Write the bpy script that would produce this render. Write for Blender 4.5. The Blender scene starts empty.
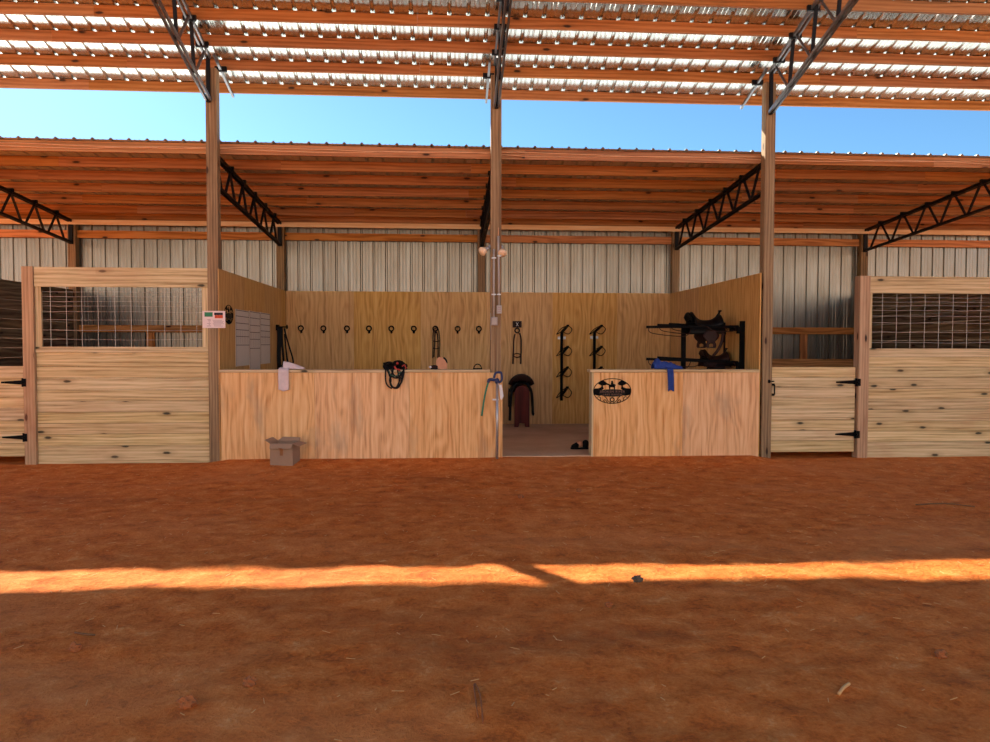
import bpy, math, random
from math import sin, cos, pi, radians
from mathutils import Vector, Matrix, noise
random.seed(7)
SC = bpy.context.scene
COL = SC.collection
S = 3.658                      # bay width

# ------------------------------------------------------------------ camera
F_PX, YAW, PITCH, ROLL = 752.66, 0.06498, 0.03522, 0.00191
CAM = Vector((3.00316, -9.96215, 1.53508))
def ray(u, v):
    a, b = u-495.0, v-371.0
    c, s = cos(ROLL), sin(ROLL); U, V = a*c+b*s, -a*s+b*c
    x, y2, z2 = U/F_PX, 1.0, -V/F_PX
    c, s = cos(PITCH), sin(PITCH); y = y2*c+z2*s; z = -y2*s+z2*c
    c, s = cos(YAW), sin(YAW)
    return Vector((x*c+y*s, -x*s+y*c, z))
def at(u, v, **k):             # the point a sight line meets on a plane x=, y= or z=
    d = ray(u, v); (a, val), = k.items(); i = 'xyz'.index(a)
    return CAM + d*((val-CAM[i])/d[i])
cam_d = bpy.data.cameras.new('camera'); cam = bpy.data.objects.new('camera', cam_d); COL.objects.link(cam)
f0 = ray(495, 371); R_ = (ray(496, 371)-f0).normalized(); U_ = (ray(495, 370)-f0).normalized(); B_ = -f0.normalized()
M = Matrix((R_, U_, B_)).transposed().to_4x4(); M.translation = CAM
cam.matrix_world = M
cam_d.sensor_width = 36; cam_d.lens = F_PX/990*36; cam_d.clip_end = 500
SC.camera = cam
SC.view_settings.view_transform = 'Standard'; SC.view_settings.look = 'None'
SC.view_settings.gamma = 1; SC.view_settings.use_curve_mapping = False
SC.view_settings.exposure = 0.22

# ------------------------------------------------------------------ light
SUNV = Vector((-0.72, 1.0, 0.846)).normalized()        # towards the sun
sl = bpy.data.lights.new('sun', 'SUN'); sl.energy = 13.0; sl.angle = radians(0.6); sl.color = (1.0, 0.9, 0.76)
so = bpy.data.objects.new('sun', sl); COL.objects.link(so)
so.rotation_euler = SUNV.to_track_quat('Z', 'Y').to_euler(); so.location = (-20, 30, 30)
W = bpy.data.worlds.new('world'); SC.world = W; W.use_nodes = True
nt = W.node_tree; nt.nodes.clear()
wo = nt.nodes.new('ShaderNodeOutputWorld'); bg = nt.nodes.new('ShaderNodeBackground'); sk = nt.nodes.new('ShaderNodeTexSky')
sk.sky_type = 'NISHITA'; sk.sun_disc = False; sk.sun_elevation = math.asin(SUNV.z)
sk.sun_rotation = math.atan2(SUNV.x, SUNV.y); sk.altitude = 100; sk.air_density = 1.0; sk.dust_density = 0.4; sk.ozone_density = 2.0
bg.inputs['Strength'].default_value = 0.13
mx = nt.nodes.new('ShaderNodeMix'); mx.data_type = 'RGBA'; mx.blend_type = 'MULTIPLY'; mx.inputs[0].default_value = 1
mx.inputs[7].default_value = (.66, 1.0, 1.22, 1)
nt.links.new(sk.outputs[0], mx.inputs[6]); nt.links.new(mx.outputs[2], bg.inputs['Color']); nt.links.new(bg.outputs[0], wo.inputs['Surface'])

# ------------------------------------------------------------------ materials
def lin(c):
    return tuple(((x/255)/12.92 if x/255 <= .04045 else ((x/255+.055)/1.055)**2.4) for x in c)+(1,)
class G:                       # tiny node-graph helper
    def __init__(s, name):
        s.m = bpy.data.materials.new(name); s.m.use_nodes = True; s.t = s.m.node_tree
        s.b = s.t.nodes['Principled BSDF']
    def n(s, ty, ins=None, **kw):
        nd = s.t.nodes.new(ty)
        for k, v in kw.items(): setattr(nd, k, v)
        for k, v in (ins or {}).items():
            if isinstance(v, bpy.types.NodeSocket): s.t.links.new(v, nd.inputs[k])
            else: nd.inputs[k].default_value = v
        return nd
    def math(s, op, a, b=0.0, c=0.0, clamp=False):
        nd = s.n('ShaderNodeMath', {0: a, 1: b, 2: c}, operation=op); nd.use_clamp = clamp; return nd.outputs[0]
    def mix(s, f, a, b, bt='MIX'):
        nd = s.n('ShaderNodeMix', data_type='RGBA', blend_type=bt)
        for k, v in ((0, f), (6, a), (7, b)):
            if isinstance(v, bpy.types.NodeSocket): s.t.links.new(v, nd.inputs[k])
            else: nd.inputs[k].default_value = v
        return nd.outputs[2]
    def ramp(s, f, stops):
        nd = s.n('ShaderNodeValToRGB', {0: f}); e = nd.color_ramp.elements
        e[0].position, e[0].color = stops[0]; e[1].position, e[1].color = stops[-1]
        for p, c in stops[1:-1]: x = e.new(p); x.color = c
        return nd.outputs[0]
    def noise(s, vec, scale, detail=3, rough=.55, dist=0.0):
        return s.n('ShaderNodeTexNoise', {'Vector': vec, 'Scale': scale, 'Detail': detail, 'Roughness': rough, 'Distortion': dist}).outputs[0]
    def mapping(s, vec, scale, loc=(0, 0, 0)):
        return s.n('ShaderNodeMapping', {'Vector': vec, 'Scale': scale, 'Location': loc}).outputs[0]
    def set(s, **k):
        for a, v in k.items():
            a = {'color': 'Base Color', 'rough': 'Roughness', 'metal': 'Metallic', 'normal': 'Normal', 'spec': 'Specular IOR Level'}[a]
            if isinstance(v, bpy.types.NodeSocket): s.t.links.new(v, s.b.inputs[a])
            else: s.b.inputs[a].default_value = v
        return s.m
    def bump(s, h, strength=.3, dist=.01):
        return s.n('ShaderNodeBump', {'Height': h, 'Strength': strength, 'Distance': dist}).outputs[0]

def wood(name, dark, mid, light, knots=.0, rings=9., ring_mix=.5, tintamt=.25, stain=0., stain_col=(120, 115, 105), kn_col=(60, 40, 28), warp=1.0, bs=(.6, 5.), hue=.006, ms=(.5, 7)):
    g = G(name)
    uv = g.n('ShaderNodeUVMap', uv_map='uv').outputs[0]
    ti = g.n('ShaderNodeAttribute', attribute_name='tint').outputs['Fac']
    off = g.n('ShaderNodeCombineXYZ', {'X': g.math('MULTIPLY', ti, 37.), 'Y': g.math('MULTIPLY', ti, 11.)}).outputs[0]
    p = g.n('ShaderNodeVectorMath', {0: uv, 1: off}, operation='ADD').outputs[0]
    big = g.noise(g.mapping(p, (bs[0], bs[1], 1)), 1.0, 2, .5)
    sep = g.n('ShaderNodeSeparateXYZ', {0: p})
    ph = g.math('MULTIPLY_ADD', sep.outputs[1], rings*2*pi, g.math('MULTIPLY', big, 26.*warp))
    wav = g.math('MULTIPLY_ADD', g.math('SINE', ph), .5, .5)
    fine = g.noise(g.mapping(p, (1.6, 75, 1)), 1.0, 4, .7)
    med = g.noise(g.mapping(p, (ms[0], ms[1], 1)), 1.0, 5, .65)
    f = g.math('MULTIPLY_ADD', wav, ring_mix, g.math('MULTIPLY', fine, 1-ring_mix))
    f = g.math('MULTIPLY_ADD', g.math('SUBTRACT', med, .5), .9, f)
    col = g.ramp(f, [(.2, lin(dark)), (.47, lin(mid)), (.72, lin(light))])
    hsv = g.n('ShaderNodeHueSaturation', {'Color': col, 'Hue': g.math('MULTIPLY_ADD', ti, hue*2, .5-hue),
              'Saturation': g.math('MULTIPLY_ADD', g.math('FRACT', g.math('MULTIPLY', ti, 7.3)), .14, .93),
              'Value': g.math('MULTIPLY_ADD', g.math('FRACT', g.math('MULTIPLY', ti, 3.1)), tintamt, 1-tintamt/2)})
    col = hsv.outputs[0]
    if knots:
        vo = g.n('ShaderNodeTexVoronoi', {'Vector': g.mapping(p, (1.5, 4.2, 1)), 'Scale': 1.0, 'Randomness': 1.0}, voronoi_dimensions='2D')
        d = g.math('ADD', vo.outputs['Distance'], g.math('MULTIPLY', g.noise(g.mapping(p, (20, 40, 1)), 1., 2), .05))
        csep = g.n('ShaderNodeSeparateColor', {0: vo.outputs['Color']})
        keep = g.math('LESS_THAN', csep.outputs[0], knots)
        kk = g.math('MULTIPLY', g.n('ShaderNodeMapRange', {'Value': d, 'From Min': .115, 'From Max': .07}).outputs[0], keep)
        halo = g.math('MULTIPLY', g.n('ShaderNodeMapRange', {'Value': d, 'From Min': .28, 'From Max': .1}).outputs[0], g.math('MULTIPLY', keep, .35))
        col = g.mix(halo, col, lin(dark)); col = g.mix(kk, col, lin(kn_col))
    if stain:
        sn = g.noise(g.mapping(p, (.9, 2.4, 1), (5, 3, 0)), 1.0, 4, .6, .3)
        sf = g.n('ShaderNodeMapRange', {'Value': sn, 'From Min': .56, 'From Max': .74, 'To Max': stain}).outputs[0]
        col = g.mix(sf, col, lin(stain_col))
    return g.set(color=col, rough=.72, spec=.3, normal=g.bump(fine, .25, .003))

M_PURLIN = wood('pine_purlin', (128, 82, 44), (172, 116, 68), (192, 136, 86), knots=.4, rings=18, ring_mix=.25, warp=.5)
M_HEADER = wood('pale_pine', (240, 196, 140), (250, 214, 160), (254, 226, 180), knots=.1, rings=12, ring_mix=.3)  # much paler tones than the girt and purlin pine
M_POST = wood('post_timber', (98, 76, 52), (142, 114, 80), (170, 142, 104), knots=.5, rings=24, ring_mix=.2, tintamt=.1, stain=.5, stain_col=(120, 92, 70), warp=.4)
M_POSTRED = wood('rough_post_timber', (146, 106, 76), (186, 146, 108), (206, 168, 130), knots=.4, rings=24, ring_mix=.2, tintamt=.1, stain=.5, stain_col=(150, 92, 62), warp=.4)
M_PLANK = wood('treated_plank', (140, 112, 68), (208, 184, 134), (232, 210, 164), knots=.6, rings=20, ring_mix=.16, ms=(.6, 18), tintamt=.16, stain=.5, stain_col=(190, 146, 108), kn_col=(72, 66, 48), warp=.55)
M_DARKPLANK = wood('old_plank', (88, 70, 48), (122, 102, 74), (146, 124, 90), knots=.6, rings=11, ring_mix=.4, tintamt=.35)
M_GIRT = wood('girt_pine', (160, 100, 52), (200, 134, 74), (216, 152, 90), knots=.5, rings=12, ring_mix=.35)
M_PLY = wood('plywood', (192, 132, 78), (234, 182, 122), (246, 204, 148), rings=11, ring_mix=.18, ms=(.8, 18), tintamt=.06, stain=.55, stain_col=(158, 134, 112), warp=1.5, bs=(.8, 3.2), hue=.002)
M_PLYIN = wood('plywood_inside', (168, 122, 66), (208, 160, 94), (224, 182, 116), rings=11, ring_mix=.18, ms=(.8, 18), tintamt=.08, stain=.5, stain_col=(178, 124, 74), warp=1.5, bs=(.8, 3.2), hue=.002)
M_REDWOOD = wood('red_stained_wood', (62, 22, 14), (88, 34, 22), (106, 44, 30), rings=10, ring_mix=.3)

def simple(name, col, rough=.6, metal=0., spec=.5, var=.15, sc=20., bump=0., bsc=60.):
    g = G(name); tc = g.n('ShaderNodeTexCoord').outputs['Object']
    nz = g.noise(tc, sc, 3)
    c = g.n('ShaderNodeHueSaturation', {'Color': lin(col), 'Value': g.math('MULTIPLY_ADD', nz, var*2, 1-var)}).outputs[0]
    g.set(color=c, rough=rough, metal=metal, spec=spec)
    if bump: g.set(normal=g.bump(g.noise(tc, bsc, 4), bump, .01))
    return g.m
M_BLACK = simple('black_steel', (7, 7, 8), .75, .0, .12)
M_TRUSS = simple('truss_paint', (14, 15, 19), .55, .1, .25)
M_GREYSTEEL = simple('grey_steel', (128, 130, 134), .38, .8)
M_GALV = simple('galvanised_pipe', (176, 178, 180), .4, .7)
M_PLASTIC = simple('grey_pvc', (176, 168, 158), .5)
M_BOXGREY = simple('grey_box', (160, 152, 148), .5)
M_LEATHER_BLK = simple('black_leather', (8, 7, 7), .55, spec=.25, var=.3)
M_LEATHER_BR = simple('dark_brown_leather', (44, 22, 15), .55, spec=.25, var=.3)
M_LEATHER_TAN = simple('tan_leather', (196, 140, 104), .65, var=.2)
M_BLUEPAINT = simple('blue_paint', (28, 44, 92), .4)
M_GREEN = simple('green_hose', (40, 122, 92), .5)
M_CLOTHBLUE = simple('blue_cloth', (36, 64, 138), .9, var=.25, bump=.6, bsc=200)
M_TOWEL = simple('white_terry', (232, 214, 212), .95, var=.12, bump=.8, bsc=220)
M_LETTER = simple('rust_lettering', (132, 90, 70), .6)
M_PAPER = simple('paper', (236, 218, 214), .8, var=.03)
M_CHART = simple('chart_paper', (216, 204, 188), .7, var=.05)
M_LINE = simple('chart_line', (112, 98, 84), .8)
M_PGREEN = simple('green_print', (44, 128, 86), .7)
M_PRED = simple('orange_print', (206, 84, 48), .7, var=.6, sc=60)
M_PDARK = simple('dark_print', (44, 34, 44), .7, var=.5, sc=60)
M_TEXT = simple('grey_print', (168, 146, 146), .8)
M_CARD = simple('cardboard', (158, 128, 102), .85, var=.08)
M_TAPE = simple('packing_tape', (140, 88, 44), .35)
M_WIRE = simple('mesh_wire', (190, 186, 176), .45, .6)
M_REDSTRAP = simple('red_strap', (188, 62, 50), .7)
M_GREENCORD = simple('green_cord', (40, 84, 70), .7)
M_BULB = simple('cream_lamp_glass', (244, 214, 176), .3)
M_CABLE = simple('beige_cable', (226, 176, 132), .5)
M_STONE = simple('stone', (92, 78, 62), .8, var=.3, bump=.5)
M_CLOD = simple('dirt_clod', (158, 92, 48), .95, var=.3, bump=.6)
M_STRAW = simple('straw', (222, 168, 104), .8)
M_TWIG = simple('twig', (120, 82, 50), .9)
M_WHITE = simple('white_tag', (226, 222, 220), .7)
M_SOLE = simple('black_rubber', (8, 8, 9), .8, spec=.2)

M_BOUNCE_WALL = simple('bounce_wall_siding', (196, 192, 184), .8, var=.08, sc=3)  # pale siding for the unseen wall added as a reflector
def metal_sheet(name, col, rough, metal, dirt=.3, dcol=(150, 140, 120), bp=.08):
    g = G(name); tc = g.n('ShaderNodeTexCoord').outputs['Object']
    sp = g.noise(g.mapping(tc, (1.2, 1.2, .35)), 2.5, 5, .65)
    sp2 = g.noise(g.mapping(tc, (30, 30, 2.0)), 1.0, 4, .6)
    f = g.n('ShaderNodeMapRange', {'Value': g.math('MULTIPLY_ADD', sp2, .4, g.math('MULTIPLY', sp, .8)), 'From Min': .5, 'From Max': .75, 'To Max': dirt}).outputs[0]
    c = g.mix(f, lin(col), lin(dcol))
    r = g.math('MULTIPLY_ADD', sp, .1, rough-.05)
    return g.set(color=c, rough=r, metal=metal, normal=g.bump(g.noise(tc, 9., 3), bp, .01))
M_ROOF = metal_sheet('galvalume_roof', (214, 222, 220), .2, .9, .1, bp=.0)
M_ROOFLOW = metal_sheet('galvalume_low_roof', (198, 202, 202), .5, .35, .2)
M_WALLMETAL = metal_sheet('galvalume_wall', (142, 138, 128), .3, .85, .5, (122, 108, 86), bp=.05)

def dirt():
    g = G('red_dirt'); tc = g.n('ShaderNodeTexCoord').outputs['Object']
    v2 = g.mapping(tc, (1, 1, .3))
    a = g.noise(g.mapping(tc, (.35, .6, .3)), 1.0, 6, .6, .4)
    b = g.noise(v2, 5.0, 8, .68, .2)
    c = g.noise(v2, 42.0, 6, .7)
    d = g.noise(v2, 190.0, 3, .7)
    f = g.math('MULTIPLY_ADD', b, .65, g.math('MULTIPLY', c, .35))
    col = g.ramp(f, [(.34, lin((150, 72, 28))), (.46, lin((208, 110, 42))), (.57, lin((224, 134, 64))), (.72, lin((242, 182, 114)))])
    pale = g.n('ShaderNodeMapRange', {'Value': a, 'From Min': .5, 'From Max': .72, 'To Max': .55}).outputs[0]
    col = g.mix(pale, col, lin((226, 146, 84)))
    dk = g.n('ShaderNodeMapRange', {'Value': a, 'From Min': .46, 'From Max': .3, 'To Max': .5}).outputs[0]
    col = g.mix(dk, col, lin((150, 82, 44)))
    sf = g.math('GREATER_THAN', d, .74)
    col = g.mix(g.math('MULTIPLY', sf, .6), col, lin((240, 190, 140)))
    h = g.math('MULTIPLY_ADD', b, 1.2, g.math('MULTIPLY_ADD', c, .35, g.math('MULTIPLY', d, .1)))
    return g.set(color=col, rough=.95, spec=.15, normal=g.bump(h, 1.0, .035))
M_DIRT = dirt()
def concrete():
    g = G('dusty_concrete'); tc = g.n('ShaderNodeTexCoord').outputs['Object']
    a = g.noise(tc, 1.2, 6, .6); b = g.noise(tc, 40., 4, .6)
    edge = g.n('ShaderNodeSeparateXYZ', {0: tc}).outputs[1]
    col = g.ramp(g.math('MULTIPLY_ADD', a, .8, g.math('MULTIPLY', b, .25)), [(.35, lin((190, 152, 116))), (.7, lin((226, 194, 156)))])
    return g.set(color=col, rough=.8, normal=g.bump(b, .2, .004))
M_CONC = concrete()

# ------------------------------------------------------------------ mesh builder
class MB:
    def __init__(s): s.v = []; s.f = []; s.uv = []; s.t = []; s.mi = []
    def face(s, pts, uvs=None, tint=0., mi=0):
        b = len(s.v); s.v += [Vector(p) for p in pts]; s.f.append(tuple(range(b, b+len(pts))))
        s.uv.append(uvs or [(p[0], p[2]) for p in pts]); s.t.append(tint); s.mi.append(mi)
    def obox(s, o, ax, ay, az, tint=None, mi=0, grain=None):
        """box centred o with half-extent vectors ax, ay, az; the grain runs along the longest"""
        tint = random.random() if tint is None else tint
        A = [Vector(ax), Vector(ay), Vector(az)]; L = [a.length for a in A]; o = Vector(o)
        g = grain if grain is not None else L.index(max(L))
        b = len(s.v); idx = {}
        for i in (-1, 1):
            for j in (-1, 1):
                for k in (-1, 1):
                    idx[(i, j, k)] = len(s.v); s.v.append(o+A[0]*i+A[1]*j+A[2]*k)
        for d in range(3):
            e, f = [q for q in range(3) if q != d]
            for sg in (-1, 1):
                cs = [(-1, -1), (1, -1), (1, 1), (-1, 1)]
                keys = []
                for (p, q) in cs:
                    t = [0, 0, 0]; t[d] = sg; t[e] = p; t[f] = q; keys.append(tuple(t))
                if (sg < 0) != (d == 1): keys.reverse()
                if A[0].cross(A[1]).dot(A[2]) < 0: keys.reverse()
                s.f.append(tuple(idx[k] for k in keys))
                gg = g if g != d else e
                hh = f if gg == e else e
                s.uv.append([(k[gg]*L[gg], k[hh]*L[hh]+d*1.7+sg*.3) for k in keys])
                s.t.append(tint); s.mi.append(mi)
        return s
    def box(s, x0, x1, y0, y1, z0, z1, tint=None, mi=0, grain=None):
        return s.obox(((x0+x1)/2, (y0+y1)/2, (z0+z1)/2), ((x1-x0)/2, 0, 0), (0, (y1-y0)/2, 0), (0, 0, (z1-z0)/2), tint, mi, grain)
    def beam(s, a, b, w, h, up=(0, 0, 1), tint=None, mi=0):
        a, b = Vector(a), Vector(b); d = (b-a); L = d.length/2; d.normalize(); up = Vector(up)
        x = d.cross(up)
        if x.length < 1e-4: x = d.cross(Vector((1, 0, 0)))
        x.normalize(); y = x.cross(d).normalized()
        return s.obox((a+b)/2, d*L, x*(w/2), y*(h/2), tint, mi)
    def tube(s, pts, r, n=8, closed=False, mi=0, flat=None):
        P = [Vector(p) for p in pts]; N = len(P); rings = []; prev = None
        for i, p in enumerate(P):
            if closed: t = P[(i+1) % N]-P[i-1]
            else: t = P[min(i+1, N-1)]-P[max(i-1, 0)]
            t.normalize()
            if prev is None:
                u = t.cross(Vector((0, 0, 1)));
                if u.length < .1: u = t.cross(Vector((1, 0, 0)))
            else: u = prev-t*prev.dot(t)
            u.normalize(); prev = u; w = t.cross(u)
            rr = r[i] if isinstance(r, (list, tuple)) else r
            fl = flat or 1.
            rings.append([len(s.v)+k for k in range(n)])
            for k in range(n):
                a = 2*pi*k/n; s.v.append(p+u*cos(a)*rr+w*sin(a)*rr*fl)
        rng = range(N if closed else N-1)
        for i in rng:
            A, B = rings[i], rings[(i+1) % N]
            for k in range(n):
                k2 = (k+1) % n
                s.f.append((A[k], A[k2], B[k2], B[k])); s.uv.append([(i*.1, k*.01)]*4); s.t.append(.3); s.mi.append(mi)
        if not closed:
            for ring, rev in ((rings[0], True), (rings[-1], False)):
                s.f.append(tuple(reversed(ring)) if rev else tuple(ring)); s.uv.append([(0, 0)]*n); s.t.append(.3); s.mi.append(mi)
        return s
    def ring(s, c, r, rt, n=20, axis='y', sx=1, sz=1, m=8, mi=0):
        pts = []
        for k in range(n):
            a = 2*pi*k/n; p, q = r*cos(a)*sx, r*sin(a)*sz
            pts.append(Vector(c)+Vector({'y': (p, 0, q), 'x': (0, p, q), 'z': (p, q, 0)}[axis]))
        return s.tube(pts, rt, m, True, mi)
    def prism(s, poly, o, ex, ey, ez, mi=0, tint=.4):
        """polygon (p, q) on axes ex, ey extruded along ez"""
        o, ex, ey, ez = map(Vector, (o, ex, ey, ez)); n = len(poly)
        a = [o+ex*p+ey*q for p, q in poly]; b = [x+ez for x in a]
        s.face(list(reversed(a)), [(q, p) for p, q in reversed(poly)], tint, mi); s.face(b, [(q, p) for p, q in poly], tint, mi)
        for i in range(n):
            j = (i+1) % n; s.face([a[i], a[j], b[j], b[i]], [(0, 0), (.1, 0), (.1, .1), (0, .1)], tint, mi)
        return s
    def blob(s, c, rx, ry, rz, n=12, m=8, jit=0., mi=0, seed=0, rot=None):
        c = Vector(c); R = rot or Matrix.Identity(3); rows = []
        for i in range(m+1):
            th = pi*i/m; row = []
            for k in range(n):
                a = 2*pi*k/n; d = Vector((sin(th)*cos(a), sin(th)*sin(a), cos(th)))
                q = 1+jit*noise.noise(d*2.1+Vector((seed*3.7, seed, 0)))
                row.append(len(s.v)); s.v.append(c+R@Vector((d.x*rx*q, d.y*ry*q, d.z*rz*q)))
            rows.append(row)
        for i in range(m):
            for k in range(n):
                k2 = (k+1) % n; s.f.append((rows[i][k], rows[i+1][k], rows[i+1][k2], rows[i][k2])); s.uv.append([(0, 0)]*4); s.t.append(.3); s.mi.append(mi)
        return s
    def sheet(s, fn, nu, nv, mi=0):
        b = len(s.v)
        for i in range(nu+1):
            for j in range(nv+1): s.v.append(Vector(fn(i/nu, j/nv)))
        for i in range(nu):
            for j in range(nv):
                a = b+i*(nv+1)+j; s.f.append((a, a+nv+1, a+nv+2, a+1)); s.uv.append([(0, 0)]*4); s.t.append(.3); s.mi.append(mi)
        return s
    def build(s, name, mat, parent=None, smooth=False, solid=0., bevel=0., origin=None):
        me = bpy.data.meshes.new(name)
        wl = Vector((0, 0, 0)); p = parent
        while p is not None: wl += p.location; p = p.parent
        if parent is None:
            if origin is None:
                xs = [v.x for v in s.v]; ys = [v.y for v in s.v]; zs = [v.z for v in s.v]
                origin = Vector(((min(xs)+max(xs))/2, (min(ys)+max(ys))/2, min(zs)))
            off = Vector(origin)
        else: off = wl
        me.from_pydata([v-off for v in s.v], [], s.f)
        ul = me.uv_layers.new(name='uv'); i = 0
        for f in s.uv:
            for c in f: ul.data[i].uv = c; i += 1
        ta = me.attributes.new('tint', 'FLOAT', 'FACE')
        ta.data.foreach_set('value', s.t)
        mats = mat if isinstance(mat, (list, tuple)) else [mat]
        for m in mats: me.materials.append(m)
        me.polygons.foreach_set('material_index', s.mi)
        if smooth: me.polygons.foreach_set('use_smooth', [True]*len(s.f))
        me.update()
        o = bpy.data.objects.new(name, me); COL.objects.link(o)
        if parent is None: o.location = off
        else: o.parent = parent
        if solid:
            md = o.modifiers.new('thick', 'SOLIDIFY'); md.thickness = solid; md.offset = 0
        if bevel:
            md = o.modifiers.new('bevel', 'BEVEL'); md.width = bevel; md.segments = 2; md.limit_method = 'ANGLE'
        return o
def tag(o, label=None, cat=None, group=None, kind=None):
    if label: o['label'] = label
    if cat: o['category'] = cat
    if group: o['group'] = group
    if kind: o['kind'] = kind
    return o
def thing(name, label, cat, loc=(0, 0, 0), group=None):
    o = bpy.data.objects.new(name, None); COL.objects.link(o); o.location = loc; o.empty_display_size = .1
    return tag(o, label, cat, group)
def struct(mb, name, mat, **k): return tag(mb.build(name, mat, **k), kind='structure')
def dup(o, loc=None, parent=None):
    c = o.copy(); COL.objects.link(c)
    if parent is not None: c.parent = parent
    if loc is not None: c.location = loc
    for ch in [x for x in SC.objects if x.parent == o]: dup(ch, None, c)
    return c

# ------------------------------------------------------------------ ground
def gz(x, y):
    d = max(0., min(1., (-y-.15)/1.2))
    n = noise.noise(Vector((x*.5, y*.7, 0)))*.02+noise.noise(Vector((x*1.7, y*2.6, 4)))*.016+noise.noise(Vector((x*5, y*9, 9)))*.010+noise.noise(Vector((x*17, y*21, 2)))*.003
    if y > .3: return -.02
    n += -.0055*(max(-4, min(11, x))-4.5)*max(0., min(1., (-y-1.5)/2))
    k = max(0., min(1., (y+.75)/.6)); k = k*k*(3-2*k)
    e = max(0., min(1., (x+.1)/.3))*max(0., min(1., (7.4-x)/.3))
    return n*(.25+.75*d)-.004+.050*k*e
def axis(lo, hi, step, far, g=1.35):
    a = [lo+step*i for i in range(int((hi-lo)/step)+1)]; s_ = step; x = a[-1]
    while x < far[1]: s_ *= g; x += s_; a.append(x)
    s_ = step; x = a[0]; b = []
    while x > far[0]: s_ *= g; x -= s_; b.append(x)
    return list(reversed(b))+a
mb = MB(); X = axis(-3.6, 10.5, .05, (-70, 80)); Y = axis(-7.6, .3, .045, (-70, 60))
for x in X:
    for y in Y: mb.v.append(Vector((x, y, gz(x, y))))
ny = len(Y)
for i in range(len(X)-1):
    for j in range(ny-1):
        a = i*ny+j; mb.f.append((a, a+ny, a+ny+1, a+1)); mb.uv.append([(0, 0)]*4); mb.t.append(0); mb.mi.append(0)
struct(mb, 'floor', M_DIRT, smooth=True, origin=(0, 0, 0))
struct(MB().box(.1, 7.2, -.07, 3.96, -.1, .055), 'floor_tack_room', M_CONC)

# ------------------------------------------------------------------ sheet metal
def ribbed(x0, x1, rib=.023, pitch=.2286, minor=.004):
    """profile (x, h) across the sheet: broad pans with trapezoid ribs"""
    out = []; x = x0
    while x < x1:
        out += [(x, 0), (x+.010, minor), (x+.022, 0)] if False else []
        out += [(x+.018, 0), (x+.034, rib), (x+.052, rib), (x+.068, 0), (x+.108, 0), (x+.114, minor), (x+.124, minor), (x+.130, 0), (x+.166, 0), (x+.172, minor), (x+.182, minor), (x+.188, 0)]
        x += pitch
    return out
def sheet_strip(name, prof, fn, ys, mat):
    mb = MB()
    for (x, h) in prof:
        for t in ys: mb.v.append(Vector(fn(x, h, t)))
    n = len(ys)
    for i in range(len(prof)-1):
        for j in range(n-1):
            a = i*n+j; mb.f.append((a, a+n, a+n+1, a+1)); mb.uv.append([(0, 0)]*4); mb.t.append(0); mb.mi.append(0)
    return struct(mb, name, mat)
HI_Z, HI_S, HI_H = 5.15, -.29, .13
LO_Z, LO_S, LO_H = 4.028, -.072, .135
def hi(y): return HI_Z+HI_S*y
def lo(y): return LO_Z+LO_S*y
XA, XB = -6.6, 14.0
sheet_strip('ceiling', ribbed(XA, XB), lambda x, h, t: (x, t, hi(t)+HI_H+.004+h), [.74, .2, -1.5, -3.3], M_ROOF)
sheet_strip('ceiling_low_roof', ribbed(XA, XB), lambda x, h, t: (x, t, lo(t)+LO_H+.004+h), [.11, 2.0, 4.35], M_ROOFLOW)
YW = 4.135
sheet_strip('wall_rear', ribbed(XA, XB), lambda x, h, t: (x, YW+h, t), [-.02, 1.2, 2.5, 3.84], M_WALLMETAL)

# ------------------------------------------------------------------ roof purlins
names = ['lowest purlin along the eave edge of the high roof', 'second purlin up from the eave under the high roof',
         'third purlin up from the eave under the high roof', 'fourth purlin up from the eave under the high roof',
         'fifth purlin from the eave, along the top of the view']
for k, y in enumerate([.66, .18, -.28, -.73, -1.19]):
    mb = MB(); xs = [XA+.2, -1.8+.7*(k % 2), S+.9*((k+1) % 2)-1, 2*S+.8*(k % 2), XB-.2]
    for a, b in zip(xs, xs[1:]): mb.box(a+.001, b-.001, y-.019, y+.019, hi(y)+.002, hi(y)+HI_H)
    tag(mb.build('roof_purlin', M_PURLIN), 'orange pine board, '+names[k], 'purlin', 'purlins under the high roof')
wy = [.2, .845, 1.48, 2.13, 2.8, 3.47, 4.03]
wn = ['highest and nearest board at the open edge', 'second board down from the open edge', 'third board down from the open edge', 'middle board, fourth from the open edge',
      'third board up from the back wall', 'second board up from the back wall', 'last board just above the bright eave strip']
for k, y in enumerate(wy):
    mb = MB(); xs = [XA+.2, -2.9+.6*(k % 2), .7*(k % 3), S+.7*((k+1) % 2)-.3, 2*S+.5*(k % 2), 3*S-1.2+.3*(k % 3), XB-.2]
    for a, b in zip(xs, xs[1:]): mb.box(a+.001, b-.001, y-.019, y+.019, lo(y)+.002, lo(y)+LO_H)
    tag(mb.build('roof_purlin', M_PURLIN), 'red-brown purlin under the low rear roof, '+wn[k], 'purlin', 'purlins under the low rear roof')

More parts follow.
